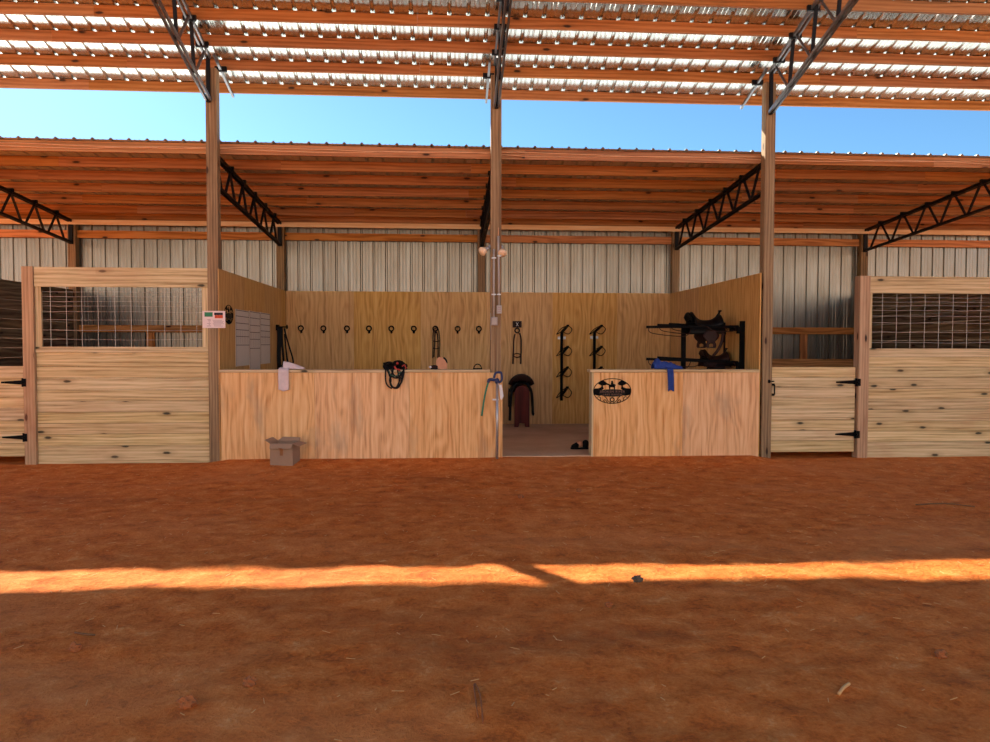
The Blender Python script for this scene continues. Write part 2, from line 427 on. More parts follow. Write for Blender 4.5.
# ------------------------------------------------------------------ posts
bays = [-S, 0, S, 2*S, 3*S]
where = {-S: 'beyond the left edge of the plank gate', 0: 'left of the long plywood counter, with the notice on it', S: 'in the middle, with electrical conduit on it',
         2*S: 'between the tack room and the right gate', 3*S: 'at the far right end of the plank stall'}
def knotty(x, y, z0, z1, w=.138): return MB().box(x-w/2, x+w/2, y-w/2, y+w/2, z0, z1)
PX = {0: .022, 2*S: .012}
for x in bays:
    tag(knotty(x+PX.get(x, 0), 0, -.06, 5.04).build('timber_post', M_POST, bevel=.006), 'tall square timber post '+where[x], 'post', 'tall front posts')
wb = {-S: 'above the left stall window', 0: 'at the left back corner of the tack room', S: 'behind the middle of the tack room', 2*S: 'at the right back corner of the tack room', 3*S: 'behind the right stall doorpost'}
for x in bays:
    tag(knotty(x, 4.052, -.02, 3.72 if False else 3.735, .14).build('timber_post', M_POST, bevel=.006), 'brown rear timber post, '+wb[x], 'post', 'rear posts')
tag(MB().box(-2.34, -2.2, -.075, .07, -.06, 2.51).build('stall_post', M_POSTRED, bevel=.006), 'short pinkish timber post between the left gate and the left stall', 'post')
tag(MB().box(8.605, 8.75, -.075, .07, -.06, 2.475).build('stall_post', M_POSTRED, bevel=.006), 'short reddish timber post hinging the right gate', 'post')

# ------------------------------------------------------------------ rear wall girts
def girt(mb, z0, z1, y0=4.0, y1=4.04, edges=None):
    for i in range(-1, 5):
        a = max(XA+.1, i*S+.072); b = min(XB-.1, (i+1)*S-.072)
        if i == -1: a = XA+.1; b = -S-.072; mb.box(a, b, y0, y1, z0, z1); a, b = -S+.072, -.072
        mb.box(a, b, y0, y1, z0, z1)
    return mb
tag(girt(MB(), 3.43, 3.565, 4.05, 4.088).build('wall_girt', M_GIRT), 'orange pine girt high on the metal rear wall, just below the eave', 'girt')
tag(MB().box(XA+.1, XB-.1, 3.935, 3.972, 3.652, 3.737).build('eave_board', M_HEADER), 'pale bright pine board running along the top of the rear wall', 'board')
z1, z0 = at(810, 327.4, y=4.02).z, at(810, 334.2, y=4.02).z
def stall_rear(x0, x1, us, lab):
    tag(MB().box(x0, x1, 4.05, 4.088, z0, z1).build('wall_girt', M_GIRT), 'brown girt at window height behind the '+lab+' stall', 'girt')
    tag(MB().box(x0, x1, 4.05, 4.088, 1.12, 1.27).build('wall_girt', M_GIRT), 'lower brown girt behind the '+lab+' stall', 'girt')
    tag(MB().box(us-.07, us+.07, 4.092, 4.13, 0., z0).build('wall_stud', M_GIRT), 'upright brown stud under the girt behind the '+lab+' stall', 'stud')
stall_rear(-S+.072, -.072, at(150, 340, y=4.07).x, 'left')
stall_rear(2*S+.072, 3*S-.072, at(804.5, 345, y=4.07).x, 'right')

# ------------------------------------------------------------------ trusses
cleat_low = [.845, 1.48, 2.13, 2.8, 3.47]
def low_truss(x, label):
    t = thing('roof_truss', label, 'truss', (x, .08, 3.4), 'black trusses under the low rear roof')
    zt = lambda y: lo(y)-.026; zb = lambda y: 3.615-.07*y
    MB().beam((x-.024, .08, zt(.08)), (x-.024, 3.97, zt(3.97)), .028, .045).beam((x+.024, .08, zt(.08)), (x+.024, 3.97, zt(3.97)), .028, .045).build('top_chord', M_TRUSS, t)
    MB().beam((x-.02, .08, zb(.08)), (x-.02, 3.97, zb(3.97)), .026, .034).beam((x+.02, .08, zb(.08)), (x+.02, 3.97, zb(3.97)), .026, .034).build('bottom_chord', M_TRUSS, t)
    nodes = [.2]+cleat_low
    for i, y in enumerate(nodes):
        if i > 0:
            m0 = (nodes[i-1]+y)/2+.035
            MB().beam((x+.012, m0, zb(m0)), (x+.012, y-.02, zt(y)), .018, .034, (1, 0, 0)).build('web_bar', M_TRUSS, t)
        m1 = ((y+nodes[i+1])/2 if i < 5 else 3.80)-.035
        MB().beam((x-.012, y+.02, zt(y)), (x-.012, m1, zb(m1)), .018, .034, (1, 0, 0)).build('web_bar', M_TRUSS, t)
    MB().box(x-.035, x+.035, 3.945, 3.978, zb(3.97)-.03, zt(3.97)+.02).build('end_plate', M_TRUSS, t)
    for y in cleat_low: MB().box(x-.06, x+.06, y-.06, y-.021, lo(y)-.03, lo(y)+.03).build('purlin_cleat', M_TRUSS, t)
low_truss(-S, 'black steel truss at the far left, over the left stall')
low_truss(0, 'black steel truss behind the post left of the counter')
low_truss(S, 'black steel truss behind the middle post, seen end on')
low_truss(2*S, 'black steel truss left of the post beside the right gate')
low_truss(3*S, 'black steel truss at the far right, over the right stall')
def high_truss(x, tail, label):
    t = thing('roof_truss', label, 'truss', (x, -.09, 4.6), 'grey trusses under the high roof')
    zt = lambda y: hi(y)-.022; zb = lambda y: 4.60-.277*y
    Y0 = -3.2
    MB().beam((x-.028, -.095, zt(-.095)), (x-.028, Y0, zt(Y0)), .024, .04).beam((x+.028, -.095, zt(-.095)), (x+.028, Y0, zt(Y0)), .024, .04).build('top_chord', M_GREYSTEEL, t)
    MB().beam((x+tail*.092, -.16, zt(-.16)), (x+tail*.092, .7, zt(.7)), .03, .034).build('chord_tail', M_GREYSTEEL, t)
    MB().beam((x-.026, -.1, zb(-.1)), (x-.026, Y0, zb(Y0)), .024, .04).beam((x+.026, -.1, zb(-.1)), (x+.026, Y0, zb(Y0)), .024, .04).build('bottom_chord', M_GREYSTEEL, t)
    MB().box(x-.022, x+.022, -.112, -.076, zb(-.1)-.03, zt(-.1)+.02).build('end_plate', M_TRUSS, t)
    y = -.66
    while y > -3.1:
        MB().beam((x, y+.03, zb(y)), (x, y-.06, zt(y-.06)), .022, .04, (1, 0, 0)).build('web_post', M_TRUSS, t)
        MB().beam((x, y+.06, zb(y)), (x, y+.44, zt(y+.44)), .014, .034, (1, 0, 0)).build('web_bar', M_GREYSTEEL, t)
        y -= .58
    for y in (.18, -.28, -.73, -1.19):
        MB().box(x-.075+(tail*.09 if y > 0 else 0), x+.075+(tail*.09 if y > 0 else 0), y-.06, y-.021, hi(y)-.035, hi(y)+.03).build('purlin_cleat', M_TRUSS, t)
high_truss(0, 1, 'steel truss rising from the left tall post to the high roof')
high_truss(S, -1, 'steel truss rising from the middle tall post to the high roof, seen end on')
high_truss(2*S, -1, 'steel truss rising from the right tall post to the high roof')

# cable stapled along the first low purlin
def cable(pts, name, label, r=.006, cat='cable', mat=M_CABLE):
    return tag(MB().tube(pts, r, 6).build(name, mat, smooth=True), label, cat)
def wav(ph, z0, amp):
    out = []; x = -3.9
    while x < 11.9:
        out.append((x, .17-.004, lo(.2)+z0+amp*sin(x*1.9+ph)+amp*.6*noise.noise(Vector((x*1.4, ph, 0))))); x += .12
    return out
cable(wav(0, .075, .014), 'electrical_cable', 'upper beige cable sagging along the face of the low roof edge board')
cable(wav(2.4, .058, .02), 'electrical_cable', 'lower beige cable crossing along the face of the low roof edge board')

# unseen wall added behind the viewpoint to bounce warm sunlight onto the stalls
mb = MB()
for i in range(34): mb.box(-34, 40, -21.2, -21.0, i*.24+.002, (i+1)*.24-.002)
struct(mb, 'wall_added_bounce', M_BOUNCE_WALL)
# ------------------------------------------------------------------ tack room plywood walls
def ply_sheets(mb, fixed, a0, a1, z0, z1, axis_, th, w=1.22):
    a = a0
    while a < a1-.02:
        b = min(a+w, a1)
        if axis_ == 'x': mb.box(a+.001, b-.001, fixed, fixed+th, z0, z1, grain=2)
        else: mb.box(fixed, fixed+th, a+.001, b-.001, z0, z1, grain=2)
        a = b
    return mb
struct(ply_sheets(MB(), 3.962, .1, 7.21, .02, 2.5, 'x', .016), 'wall_back', M_PLYIN)
struct(ply_sheets(MB(), .078, -.07, 3.96, .02, 2.5, 'y', .018), 'wall_left', M_PLYIN)
struct(ply_sheets(MB(), 7.214, -.07, 3.96, .02, 2.5, 'y', .018), 'wall_right', M_PLYIN)
def planks_y(x0, x1, y0, y1, z0, z1, n):
    mb = MB(); h = (z1-z0)/n
    for i in range(n): mb.box(x0, x1, y0, y1, z0+i*h+.003, z0+(i+1)*h-.002)
    return mb
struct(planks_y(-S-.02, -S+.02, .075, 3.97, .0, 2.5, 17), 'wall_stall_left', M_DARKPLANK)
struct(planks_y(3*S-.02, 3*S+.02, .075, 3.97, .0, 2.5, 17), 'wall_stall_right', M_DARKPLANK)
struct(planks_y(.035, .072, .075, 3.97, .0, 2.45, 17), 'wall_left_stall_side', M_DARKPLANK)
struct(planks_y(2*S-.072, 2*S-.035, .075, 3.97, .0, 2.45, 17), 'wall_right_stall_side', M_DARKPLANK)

# ------------------------------------------------------------------ counters
def counter(x0, x1, seams, cap0, cap1, label, endstud):
    t = thing('plywood_counter', label, 'counter', ((x0+x1)/2, -.02, 0))
    xs = [x0]+seams+[x1]
    for a, b in zip(xs, xs[1:]): MB().box(a+.0015, b-.0015, -.094, -.076, .03, 1.165, grain=2).build('front_panel', M_PLY, t)
    MB().box(x0, x1, .078, .094, .06, 1.165, grain=2).build('back_panel', M_PLYIN, t)
    if endstud: MB().box(x0-.022, x0, -.098, .094, .03, 1.165, grain=2).build('end_board', M_PLANK, t)
    else: MB().box(x1-.012, x1, -.0755, .0775, .03, 1.165, grain=2).build('end_board', M_PLANK, t)
    MB().box(cap0, cap1, -.112, .11, 1.166, 1.204).build('counter_top', M_PLANK, t, bevel=.004)
    return t
counter(.108, 3.747, [1.305, 2.525], .1, 3.582, 'long plywood half wall on the left with a treated board top', False)
counter(4.955, 7.21, [6.165], 4.905, 7.21, 'shorter plywood half wall on the right bearing the oval sign', True)

# ------------------------------------------------------------------ plank stalls and gates
def mesh_wire(t, x0, x1, z0, z1, vx, hz):
    mb = MB()
    for x in vx:
        if x0 < x < x1: mb.tube([(x+.006*noise.noise(Vector((x, k, 0))), 0, z0+(z1-z0)*k/6) for k in range(7)], .0032, 5)
    for z in hz: mb.tube([(x0+(x1-x0)*k/14, .004, z+.012*noise.noise(Vector((k*.35, z*3, 0)))) for k in range(15)], .0032, 5)
    mb.build('wire_mesh', M_WIRE, t)
def plank_panel(t, x0, x1, zs, y0=-.03, y1=.008, name='plank_panel'):
    mb = MB()
    for a, b in zip(zs, zs[1:]): mb.box(x0, x1, y0, y1, a+.0025, b-.0015)
    return mb.build(name, M_PLANK, t)
t = thing('plank_stall', 'treated plank stall front left of the counter with a wire window', 'stall', (-1.15, 0, 0))
XL, XR = -2.196, -.049
vs = [463.5, 445.5, 434, 423.2, 412.2, 401, 390, 378, 366.5, 352.5]
plank_panel(t, XL, XR, [max(-.01, at(120, v, y=-.03).z) for v in vs])
zsill = at(120, 352.5, y=-.03).z; zopen = at(120, 346.8, y=-.03).z; ztb = at(120, 287, y=-.05).z
MB().box(XL, XR, -.05, .0, zsill, zopen).build('window_sill', M_PLANK, t)
MB().box(XL, XR, -.055, -.012, ztb, 2.505).build('top_board', M_PLANK, t)
MB().box(XL, -2.125, -.035, .0, zopen, ztb).build('window_jamb', M_PLANK, t); MB().box(-.128, XR, -.035, .0, zopen, ztb).build('window_jamb', M_PLANK, t)
mesh_wire(t, -2.125, -.128, zopen, ztb, [at(u/2.967, 310, y=0).x for u in (150, 197, 243, 291, 341, 389, 437, 488, 536, 583)],
          [at(120, 230+p/2.967, y=0).z for p in (183, 197, 212, 226, 243, 268, 298, 325)])
t = thing('plank_stall', 'treated plank stall front at the right edge with a wire window', 'stall', (9.8, 0, 0))
XL, XR = 8.754, 10.898
vs = [458.5, 441.5, 431, 421, 409.5, 399, 388.5, 378, 367, 357, 348.5]
plank_panel(t, XL, XR, [max(-.01, at(930, v, y=-.03).z) for v in vs])
zo2, zt2 = at(930, 348.3, y=-.03).z, at(930, 293.5, y=-.05).z
MB().box(XL, XR, -.055, -.012, zt2, 2.472).build('top_board', M_PLANK, t)
MB().box(XL, 8.80, -.035, .0, zo2, zt2).build('window_jamb', M_PLANK, t); MB().box(XR-.05, XR, -.035, .0, zo2, zt2).build('window_jamb', M_PLANK, t)
mesh_wire(t, 8.80, XR-.05, zo2, zt2, [at(870+p/8.25, 320, y=0).x for p in (100, 218, 333, 450, 567, 683, 800, 912, 1028, 1144, 1262)],
          [at(930, 280+p/8.25, y=0).z for p in (145, 180, 212, 252, 300, 357, 432, 516)])
def gate(x0, x1, vs, uu, label, hinge_v, latch):
    t = thing('stall_gate', label, 'gate', ((x0+x1)/2, 0, .08))
    plank_panel(t, x0, x1, [at(uu, v, y=-.035).z for v in vs], -.035, -.002)
    za, zb_ = at(uu, vs[0], y=-.035).z, at(uu, vs[-1], y=-.035).z
    for xx in (x0+.05, x1-.19): MB().box(xx, xx+.14, -.001, .036, za+.01, zb_-.01).build('back_brace', M_PLANK, t)
    MB().beam((x0+.2, .017, za+.05), (x1-.2, .017, zb_-.05), .03, .1, (0, 0, 1)).build('diagonal_brace', M_PLANK, t)
    for v in hinge_v:
        z = at(uu, v, y=-.05).z
        h = MB().prism([(-.27, .010), (-.02, .028), (-.005, .03), (-.005, -.03), (-.02, -.028), (-.27, -.010)], (x1, -.043, z), (1, 0, 0), (0, 0, 1), (0, .006, 0))
        h.box(x1+.014, x1+.055, -.081, -.0755, z-.05, z+.05); h.tube([(x1+.004, -.055, z-.055), (x1+.004, -.055, z+.055)], .016, 8)
        h.beam((x1+.004, -.055, z), (x1+.035, -.078, z), .06, .006)
        h.build('strap_hinge', M_BLACK, t)
    if latch:
        z = at(uu, 381.3, y=-.05).z
        MB().tube([(x0-.055, -.078, z), (x0+.035, -.045, z)], .008, 8).box(x0-.06, x0-.03, -.082, -.0735, z-.022, z+.022).build('latch_bolt', M_BLACK, t)
        a, b = at(773, 385, y=-.06), at(773, 394.5, y=-.06)
        MB().tube([(x0+.035, -.036, a.z), (x0+.035, -.07, a.z), (x0+.035, -.07, b.z), (x0+.035, -.036, b.z)], .0085, 8).box(x0+.01, x0+.05, -.04, -.034, b.z-.02, b.z+.012).box(x0+.01, x0+.05, -.04, -.034, a.z-.012, a.z+.02).build('pull_handle', M_BLACK, t)
gate(7.4, 8.578, [451.8, 440.5, 430.5, 419.6, 409, 398, 387.5, 377.3, 366.8], 820, 'right plank gate with black strap hinges and a pull handle', (382.3, 434.5), True)
gate(-3.56, -2.36, [456.5, 443.5, 432, 421, 408, 397, 386, 376, 366], 5, 'left plank gate, cut off by the edge of the view', (382.5, 437.5), False)

# ------------------------------------------------------------------ bridle hooks
YB = 3.96
zh = at(400, 328.6, y=YB).z
hp = thing('bridle_hook', '', 'hook', (0, 0, 0), 'row of ring hooks on the back wall')
MB().ring((0, -.045, .0), .043, .0115, 18).build('ring', M_BLACK, hp, smooth=True)
MB().tube([(0, .002, -.056), (0, -.05, -.05), (0, -.055, -.072)], .009, 8).prism([(-.012, -.01), (.012, -.01), (.004, -.045), (-.004, -.045)], (0, -.052, -.05), (1, 0, 0), (0, 0, 1), (0, .008, 0)).build('peg', M_BLACK, hp)
MB().box(-.018, .018, -.006, .0025, -.085, -.05).build('back_plate', M_BLACK, hp)
ords = ['first on the left', 'second from the left', 'third from the left', 'fourth from the left', 'middle one of the nine', 'sixth from the left', 'seventh from left, holding the bridle', 'eighth from the left', 'last on the right by the middle post']
hooks = []
for i, u in enumerate((301.3, 323.8, 347.2, 369.2, 391.5, 413.9, 435.3, 457.6, 478.8)):
    p = at(u, 328.6+.0*i, y=YB)
    o = hp if i == 0 else dup(hp)
    o.location = (p.x, YB, zh); o['label'] = 'black ring hook on the plywood back wall, '+ords[i]; hooks.append(p.x)

# ------------------------------------------------------------------ straps and tack
def strap(mb, pts, w=.022, th=.005, side=(0, 1, 0), mi=0):
    for a, b in zip(pts, pts[1:]): mb.beam(a, b, th, w, side, mi=mi)
    return mb
def smooth_path(pts, n=6, closed=False):
    P = [Vector(p) for p in pts]; N = len(P); out = []
    rng = range(N) if closed else range(N-1)
    for i in rng:
        if closed: a, b, c, d = P[i-1], P[i], P[(i+1) % N], P[(i+2) % N]
        else: a, b, c, d = P[max(i-1, 0)], P[i], P[i+1], P[min(i+2, N-1)]
        for k in range(n):
            t = k/n; out.append(.5*((2*b)+(c-a)*t+(2*a-5*b+4*c-d)*t*t+(3*b-a-3*c+d)*t**3))
    if not closed: out.append(P[-1])
    return out
def px(u, v, y=YB-.04): return at(u, v, y=y)
# bridle on the seventh hook
t = thing('bridle', 'black bridle hanging from the seventh ring hook over the counter', 'bridle', tuple(px(435.5, 329)))
MB().tube(smooth_path([px(432.7, 358), px(432.9, 345), px(433.1, 333), px(435.3, 328.2), px(438.5, 330), px(439.6, 340), px(439.4, 352), px(440, 358)]), .02, 8, flat=.4).build('headstall', M_LEATHER_BLK, t, smooth=True)
MB().tube(smooth_path([px(433.4, 341), px(436, 341.5), px(439.2, 341)]), .009, 6).tube(smooth_path([px(433.3, 348), px(436, 348.8), px(439.2, 348)]), .009, 6).build('brow_band', M_LEATHER_BLK, t, smooth=True)
MB().tube(smooth_path([px(434, 357, YB-.09), px(434.6, 345, YB-.09), px(435.2, 332, YB-.09), px(437.5, 335, YB-.09), px(438, 346, YB-.09), px(437.6, 362, YB-.09), px(434.5, 372, YB-.09), px(433, 366, YB-.09)]), .012, 6).build('reins', M_LEATHER_BR, t, smooth=True)
# bridle by the right part of the wall, on its own hook beneath the plate
p = px(517.3, 330)
t = thing('bridle', 'dark brown bridle hanging below the small plate right of the middle post', 'bridle', tuple(p))
MB().ring(px(517.2, 330.5), .042, .012, 18).build('crown_ring', M_LEATHER_BLK, t, smooth=True)
MB().tube(smooth_path([px(515, 334), px(513.8, 340), px(513.4, 350), px(513.2, 358), px(512.8, 364)]), .015, 6).tube(smooth_path([px(519.6, 333), px(521, 339), px(521.2, 350), px(520.8, 358), px(520.6, 364)]), .015, 6).build('cheek_straps', M_LEATHER_BR, t, smooth=True)
MB().tube(smooth_path([px(513.4, 355), px(517, 357.6), px(520.9, 355), px(517, 353.5)], closed=True), .011, 6, True).build('nose_band', M_LEATHER_BR, t, smooth=True)
# wall plate
a, b = at(512.6, 321, y=YB), at(521.6, 327.6, y=YB)
t = thing('switch_plate', 'small dark plate with a pale device on the back wall above the brown bridle', 'switch', ((a.x+b.x)/2, YB, b.z))
MB().box(a.x, b.x, YB-.016, YB, b.z, a.z).build('plate', M_LEATHER_BR, t, bevel=.004)
cx_, cz_ = (a.x+b.x)/2, (a.z+b.z)/2
MB().box(cx_-.045, cx_-.03, YB-.022, YB-.0165, cz_-.04, cz_+.04).box(cx_+.03, cx_+.045, YB-.022, YB-.0165, cz_-.04, cz_+.04).build('trim_bars', M_BLACK, t)
MB().beam((cx_-.022, YB-.02, cz_-.035), (cx_+.022, YB-.02, cz_+.035), .006, .011, (0, 1, 0)).beam((cx_-.022, YB-.0202, cz_+.035), (cx_+.022, YB-.0202, cz_-.035), .006, .011, (0, 1, 0)).build('crossed_device', M_WHITE, t)
# dark tack in the left back corner
t = thing('hanging_tack', 'bundle of black straps hung in the left back corner of the tack room', 'tack', tuple(px(279, 327, 3.2)))
MB().tube([Vector((.10, 3.2, px(277, 327, 3.2).z)), px(288, 327, 3.2)], .012, 8).tube([px(287, 324.8, 3.18), px(287, 329, 3.18)], .012, 8).box(.0965, .14, 3.15, 3.25, px(279, 327, 3.2).z-.06, px(279, 327, 3.2).z+.04).build('wall_bar', M_BLACK, t)
for k in range(9):
    u0 = 277.4+.62*k; mbk = MB(); a_ = px(u0, 327, 3.15+.01*(k % 3)); 
    pts = [a_, px(u0+.2, 340, 3.16), px(u0+.5*(k > 5)*3, 356, 3.15), px(u0+(k > 5)*2.2+.4, 372, 3.16), px(u0+(k > 5)*3+.6, 384, 3.16)]
    mbk.tube(smooth_path(pts, 4), .016, 6, flat=.6).build('strap', M_LEATHER_BLK, t, smooth=True)
MB().tube(smooth_path([px(284.2, 328, 3.14), px(285, 332, 3.14), px(289, 346, 3.14), px(293, 360, 3.14), px(292, 366, 3.14), px(288, 362, 3.14), px(286, 350, 3.14), px(284.6, 334, 3.14)]), .014, 6).build('long_strap', M_LEATHER_BLK, t, smooth=True)
MB().blob(px(287, 365, 3.13), .10, .05, .06, jit=.5, seed=3).build('pad', M_LEATHER_BLK, t, smooth=True)

# ------------------------------------------------------------------ wall charts, ovals, notice
XI = .0965
cols = [((235, 309.2), (248.8, 311), 366.6), ((249, 311), (259.7, 312.2), 371), ((260, 312.4), (269.8, 313.8), 364.2)]
cn = ['nearest the doorpost', 'in the middle, hanging lowest', 'nearest the back corner']
for i, (a, b, vb) in enumerate(cols):
    A, B = at(*a, x=XI), at(*b, x=XI); zb_ = at(a[0], vb, x=XI).z
    zt_ = (A.z+B.z)/2; zb_ = max(zb_, 1.10)
    t = thing('wall_chart', 'grey paper chart on the left plywood wall, '+cn[i], 'chart', (XI, (A.y+B.y)/2, zb_), 'charts on the left wall')
    x_ = XI+.0015*(1+(i == 1))
    MB().box(XI+.0002, x_+.003, A.y+.005, B.y-.005, zb_, zt_).build('paper', M_CHART, t)
    mb = MB(); hgt = zt_-zb_
    for k, fz in enumerate((.0, .1, .22, .335, .45, .60)):
        z = zt_-.012-hgt*fz*1.02; mb.box(x_+.003, x_+.0045, A.y+.01, B.y-.01, z-.005, z+.005)
    for fy in (.03, .97): yy = A.y+(B.y-A.y)*fy; mb.box(x_+.003, x_+.0044, yy-.006, yy+.006, zb_+.01, zt_-.01)
    for q in range(1, 6):
        yy = A.y+(B.y-A.y)*q/6; mb.box(x_+.003, x_+.0042, yy-.002, yy+.002, zt_-hgt*.6, zt_-hgt*.36)
    mb.build('printed_grid', M_LINE, t)

def oval_sign(name, label, c, ex, W_, H_, text=None, cat='sign'):
    """cut-metal oval on axes ex (right) and up; trees, rider, banner, scrolls"""
    ex = Vector(ex); ez = Vector((0, 0, 1)); nrm = ex.cross(ez)      # towards the viewer
    t = thing(name, label, cat, tuple(c)); c = Vector(c)
    Pp = lambda a, b, d=0.: c+ex*a*W_+ez*b*H_+nrm*d
    def slab(poly, d0=.0, th=.004): return MB().prism([(a*W_, b*H_) for a, b in poly], c+nrm*(d0+th), ex, ez, -nrm*th)
    MB().tube([Pp(cos(2*pi*k/48), sin(2*pi*k/48), .004) for k in range(48)], .0055, 6, True).build('oval_rim', M_BLACK, t, smooth=True)
    ban = [(-.70, -.28), (-.45, -.42), (0, -.46), (.45, -.42), (.70, -.28), (.66, .02), (.4, .12), (0, .15), (-.4, .12), (-.66, .02)]
    slab(ban, .004, .006).build('banner', M_LEATHER_BLK, t)
    for sgn in (-1, 1):
        land = [(sgn*.99, -.28), (sgn*.70, -.40), (sgn*.55, -.34), (sgn*.62, .0), (sgn*.45, .2), (sgn*.5, .36), (sgn*.75, .22), (sgn*.98, .2)]
        if sgn > 0: land = land[::-1]
        slab(land).build('ground_shape', M_BLACK, t)
        s0 = .06 if sgn > 0 else 0
        tree = [(sgn*.22+s0-.0, .55), (sgn*.33, .70), (sgn*.46, .84), (sgn*.62, .80), (sgn*.76, .60), (sgn*.70, .53), (sgn*.55, .44), (sgn*.40, .46)]
        if sgn > 0: tree = tree[::-1]
        tr = slab(tree, .001, .005); tr.prism([(a*W_, b*H_) for a, b in ([(-.04+sgn*.56, .2), (.04+sgn*.56, .2), (.03+sgn*.52, .5), (-.05+sgn*.52, .5)])], c+nrm*.005, ex, ez, -nrm*.004)
        tr.build('tree_shape', M_BLACK, t)
        sc = []
        MB().tube(smooth_path([Pp(sgn*.05, -.96, .004), Pp(sgn*.22, -.8, .004), Pp(sgn*.32, -.55, .004), Pp(sgn*.42, -.42, .004)], 5), .005, 5).tube(
            smooth_path([Pp(sgn*.25, -.93, .004), Pp(sgn*.36, -.72, .004), Pp(sgn*.46, -.76, .004), Pp(sgn*.4, -.88, .004)], 5), .005, 5).tube(
            smooth_path([Pp(sgn*.62, -.76, .004), Pp(sgn*.62, -.55, .004), Pp(sgn*.72, -.46, .004), Pp(sgn*.8, -.52, .004)], 5), .005, 5).build('scroll', M_BLACK, t)
    MB().ring(Pp(0, -.7, .004), H_*.16, .007, 16, 'y' if abs(ex.x) > .5 else 'x').build('scroll', M_BLACK, t)
    rider = [(-.12, .12), (-.09, .12), (-.075, .3), (.05, .3), (.075, .12), (.11, .12), (.115, .4), (.14, .46), (.12, .54), (.06, .56), (.035, .6), (.05, .66), (.02, .72), (.03, .80), (-.01, .84), (-.05, .8), (-.04, .72), (-.06, .62), (-.06, .52), (-.14, .56), (-.2, .64), (-.24, .56), (-.2, .48), (-.15, .46)]
    slab([(a*1.3, .12+(b-.12)*1.0) for a, b in rider[::-1]], .001, .005).build('rider_shape', M_BLACK, t)
    if text:
        for body, bz, sz in text:
            cu = bpy.data.curves.new('lettering', 'FONT'); cu.body = body; cu.size = sz; cu.align_x = 'CENTER'; cu.align_y = 'CENTER'; cu.extrude = .0012; cu.space_character = 1.25
            tmp = bpy.data.objects.new('tmp', cu); COL.objects.link(tmp)
            bpy.context.view_layer.update()
            me = bpy.data.meshes.new_from_object(tmp.evaluated_get(bpy.context.evaluated_depsgraph_get()))
            bpy.data.objects.remove(tmp)
            o = bpy.data.objects.new('lettering', me); COL.objects.link(o); me.materials.clear(); me.materials.append(M_LETTER)
            o.parent = t; o.location = ez*bz*H_+nrm*.0115
            o.rotation_euler = (pi/2, 0, 0)
            bpy.context.view_layer.update()
    return t
c = at(612.2, 391, y=-.095)
oval_sign('ranch_sign', 'black cut metal oval sign with a rider and trees on the right counter', (c.x, -.0952, c.z), (1, 0, 0), .252, .165, [('BROKEN RIVER', -.05, .041), ('LAKE RANCH', -.29, .035)])
c = at(228.5, 314.6, x=XI)
oval_sign('oval_sign', 'black cut metal oval sign on the left wall beside the notice', (XI+.0003, c.y, c.z), (0, 1, 0), .20, .125)

p = at(214.2, 319, y=-.08)
t = thing('paper_notice', 'white paper notice with green and orange blocks pinned to the left tall post', 'notice', (p.x, -.0735, p.z-.12))
def nb(mb, u0, v0, u1, v1, d):
    a, b = at(u0, v0, y=-.08), at(u1, v1, y=-.08); sh = -.02*((a.x+b.x)/2-p.x)
    mb.box(a.x, b.x, -.0765-d, -.0755-d+.0005, b.z+sh, a.z+sh); return mb
a, b = at(202.3, 310.8, y=-.08), at(225.3, 328, y=-.08)
MB().box(a.x, b.x, -.0762, -.0735, b.z, a.z).build('paper', M_PAPER, t)
nb(MB(), 204.4, 312.3, 212.6, 316.8, .0008).build('green_block', M_PGREEN, t)
nb(MB(), 214, 312.5, 222.8, 315, .0008).build('dark_picture', M_PDARK, t)
nb(MB(), 214.6, 315, 222.8, 318.2, .0008).build('orange_picture', M_PRED, t)
mb = MB()
for k, (u0, u1) in enumerate(((212.5, 222), (213, 223.5), (213.4, 223), (212.8, 223.8), (213.5, 221), (214, 223))): nb(mb, u0, 320.0+k*1.15, u1, 320.45+k*1.15, .0008)
for k, (u0, u1) in enumerate(((207.2, 210.5), (208, 210.8), (208.8, 209.8), (207, 210.6), (208.6, 210), (206.8, 211))): nb(mb, u0, 319.3+k*1.3, u1, 319.8+k*1.3, .0008)
mb.build('printed_lines', M_TEXT, t)

# ------------------------------------------------------------------ electrical on the middle post
YP = -.0735
def pc(u, v, y=YP-.02): return at(u, v, y=y)
a, b = pc(493.9, 249), pc(493.7, 318)
t = thing('conduit', 'left grey conduit with junction box on the middle post', 'conduit', (a.x, YP, b.z))
MB().tube([(a.x, YP-.016, a.z), (b.x, YP-.016, b.z)], .0145, 10).build('pipe', M_PLASTIC, t, smooth=True)
q0, q1 = pc(491, 317.2), pc(497.4, 325.4)
bx_ = MB().box(q0.x, q1.x, YP-.06, YP, q1.z, q0.z).build('junction_box', M_BOXGREY, t, bevel=.005)
MB().box(q0.x+.012, q1.x-.012, YP-.066, YP-.0605, q1.z+.014, q0.z-.014).build('cover', M_PLASTIC, bx_)
for v in (258, 294.5):
    z = pc(494, v).z; MB().box(a.x-.03, a.x+.03, YP-.034, YP, z-.008, z+.008).build('strap_clip', M_GALV, t)
a, b = pc(498.3, 236), pc(499.2, 306)
t = thing('conduit', 'right grey conduit with slotted outlet box on the middle post', 'conduit', (a.x, YP, b.z))
MB().tube([(a.x, YP-.016, a.z), (b.x, YP-.016, b.z)], .0145, 10).build('pipe', M_PLASTIC, t, smooth=True)
q0, q1 = pc(496.6, 305.4), pc(502, 313.8)
bx_ = MB().box(max(q0.x, 3.665), min(q1.x, 3.731), YP-.055, YP, q1.z, q0.z).build('outlet_box', M_PLASTIC, t, bevel=.005)
